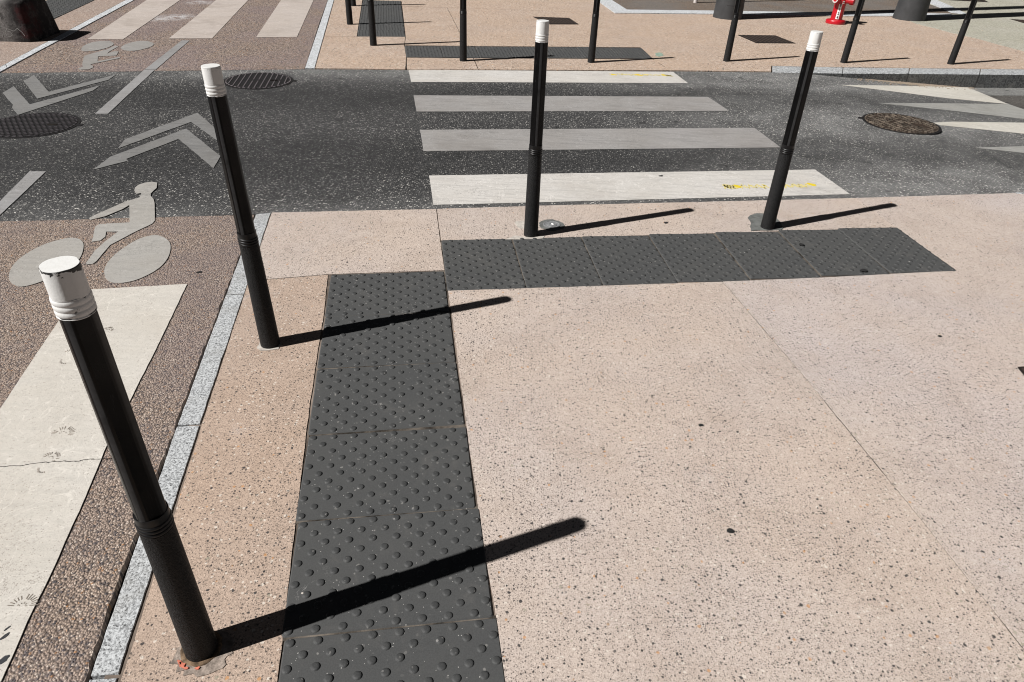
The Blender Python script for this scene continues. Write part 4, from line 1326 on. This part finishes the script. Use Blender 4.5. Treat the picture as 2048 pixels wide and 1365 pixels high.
outlet(h_ang - 2.4, 0.405, 0.060, 0.13, False)
# number plate bent round the barrel
lab_ang = h_ang + 0.10
bm = bmesh.new()
k = 7
for zi, zz in enumerate((0.082, 0.325)):
    for i in range(k):
        a = lab_ang + (i / (k - 1) - 0.5) * 0.56
        rr = 0.1062 - 0.0115 * (zz - 0.08)
        bm.verts.new((rr * math.cos(a), rr * math.sin(a), zz))
bm.verts.ensure_lookup_table()
for i in range(k - 1):
    bm.faces.new((bm.verts[i], bm.verts[i + 1], bm.verts[k + i + 1], bm.verts[k + i]))
plate = link('number_plate', bm, M['label_white'], hy_t)
for i, ch in enumerate('9124'):
    cu = bpy.data.curves.new('digit', 'FONT')
    cu.body = ch
    cu.size = 0.062
    cu.extrude = 0.0006
    cu.offset = 0.0008
    cu.align_x = 'CENTER'
    cu.align_y = 'CENTER'
    to = bpy.data.objects.new('digit_source', cu)
    C.objects.link(to)
    me = bpy.data.meshes.new_from_object(to.evaluated_get(bpy.context.evaluated_depsgraph_get()))
    bpy.data.objects.remove(to)
    me.materials.clear()
    me.materials.append(M['label_black'])
    o = bpy.data.objects.new('digit', me)
    C.objects.link(o)
    o.parent = plate
    zz = 0.300 - 0.062 * i
    rr = 0.1082 - 0.0115 * (zz - 0.08)
    o.location = (rr * math.cos(lab_ang), rr * math.sin(lab_ang), zz)
    o.rotation_euler = (math.pi / 2, 0, lab_ang + math.pi / 2)
for zz in (0.372, 0.345):
    bm = bmesh.new()
    a = h_ang + 0.48
    box(bm, (0.1045 * math.cos(a), 0.1045 * math.sin(a), zz), (0.004, 0.036, 0.016), a)
    link('sticker', bm, M['steel'], hy_t)

# ------------------------------------------------------------------ concrete block with graffiti
bx, by = -6.02, 8.42
blk = empty('concrete_block', (bx, by, 0))
tag(blk, 'dirty rounded concrete block with white scrawls and red spray at the top left', 'concrete block')
bm = bmesh.new()
rings = []
for z, hx_, hy_, rc in ((-0.02, 0.43, 0.335, 0.07), (0.0, 0.43, 0.335, 0.07), (0.10, 0.420, 0.327, 0.07), (0.30, 0.398, 0.308, 0.075), (0.375, 0.388, 0.298, 0.08), (0.405, 0.374, 0.284, 0.08), (0.42, 0.345, 0.255, 0.08)):
    ring = []
    for cx, cy, a0 in ((hx_ - rc, hy_ - rc, 0), (-hx_ + rc, hy_ - rc, 90), (-hx_ + rc, -hy_ + rc, 180), (hx_ - rc, -hy_ + rc, 270)):
        for k in range(8):
            t = math.radians(a0 + 90 * k / 7)
            ring.append(bm.verts.new((cx + rc * math.cos(t) + random.uniform(-.002, .002), cy + rc * math.sin(t) + random.uniform(-.002, .002), z)))
    rings.append(ring)
loft(rings, bm, True, True)
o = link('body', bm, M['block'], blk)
smooth_angle(o, 45)
blk.rotation_euler = (0, 0, 0.12)
bm = bmesh.new()
def scrawl(pts):
    for (x0_, z0_), (x1_, z1_) in zip(pts, pts[1:]):
        k = 5
        for i in range(k):
            xa, za = x0_ + (x1_ - x0_) * i / k, z0_ + (z1_ - z0_) * i / k
            xb, zb_ = x0_ + (x1_ - x0_) * (i + 1) / k, z0_ + (z1_ - z0_) * (i + 1) / k
            w = 0.0022
            f = lambda z: -(0.335 - 0.09 * z) - 0.003
            d = Vector((xb - xa, zb_ - za))
            if d.length < 1e-6:
                continue
            nn = Vector((-d.y, d.x)).normalized() * w
            bm.faces.new([bm.verts.new((p, f(q), q)) for p, q in ((xa - nn.x, za - nn.y), (xb - nn.x, zb_ - nn.y), (xb + nn.x, zb_ + nn.y), (xa + nn.x, za + nn.y))])
scrawl([(0.10, 0.05), (0.12, 0.09), (0.16, 0.11), (0.20, 0.10), (0.21, 0.07), (0.18, 0.05), (0.15, 0.06), (0.14, 0.10), (0.17, 0.13)])
scrawl([(0.05, 0.13), (0.12, 0.155), (0.18, 0.13), (0.24, 0.11), (0.28, 0.14), (0.32, 0.10), (0.34, 0.06)])
scrawl([(0.12, 0.30), (0.14, 0.24), (0.13, 0.20), (0.15, 0.17)])
scrawl([(-0.06, 0.22), (0.0, 0.26), (0.03, 0.20), (0.08, 0.25), (0.10, 0.21)])
link('scrawl', bm, M['scrawl'], blk, kind='stuff')

# ------------------------------------------------------------------ litter and stains
bm = bmesh.new()
ka, kb_ = Vector([(3.909, 8.696)][0]), Vector([(5.564, 8.946)][0])
kc, kd = Vector([(3.781, 8.523)][0]), Vector([(5.494, 8.895)][0])
for i in range(420):
    t = random.random()
    u = random.random() ** 1.6
    a = ka + (kb_ - ka) * t
    wdt = Vector((0.05, -0.28)) * (0.35 + 0.65 * math.sin(math.pi * min(1, 0.25 + t * 0.7)))
    q = a + wdt * u
    z = road_z(q.x, q.y)
    r = random.uniform(0.003, 0.010)
    box(bm, (q.x, q.y, z + r * 0.35), (r * 1.6, r * 1.2, r), random.uniform(0, 3))
sand = link('grit', bm, M['sand'], kind='stuff')
tag(sand, 'pale grit gathered along the foot of the far kerb', 'grit')
p = [tuple(ka), tuple(kb_), tuple(kb_ + Vector((0.02, -0.07))), tuple(ka + (kb_ - ka) * 0.6 + Vector((0.02, -0.17))), tuple(ka + (kb_ - ka) * 0.3 + Vector((0.03, -0.15)))]
mark('sand_film', p, M['sand'], 0.0035, road_z, 0.012, sand)

mark('green_stain', [(1.633, 9.221), (1.686, 9.279), (1.718, 9.241), (1.714, 9.092), (1.646, 9.018), (1.61, 9.068)], M['green_stain'], 0.003, 0.0, 0.01, far_pav)
print('objects', len(bpy.data.objects))
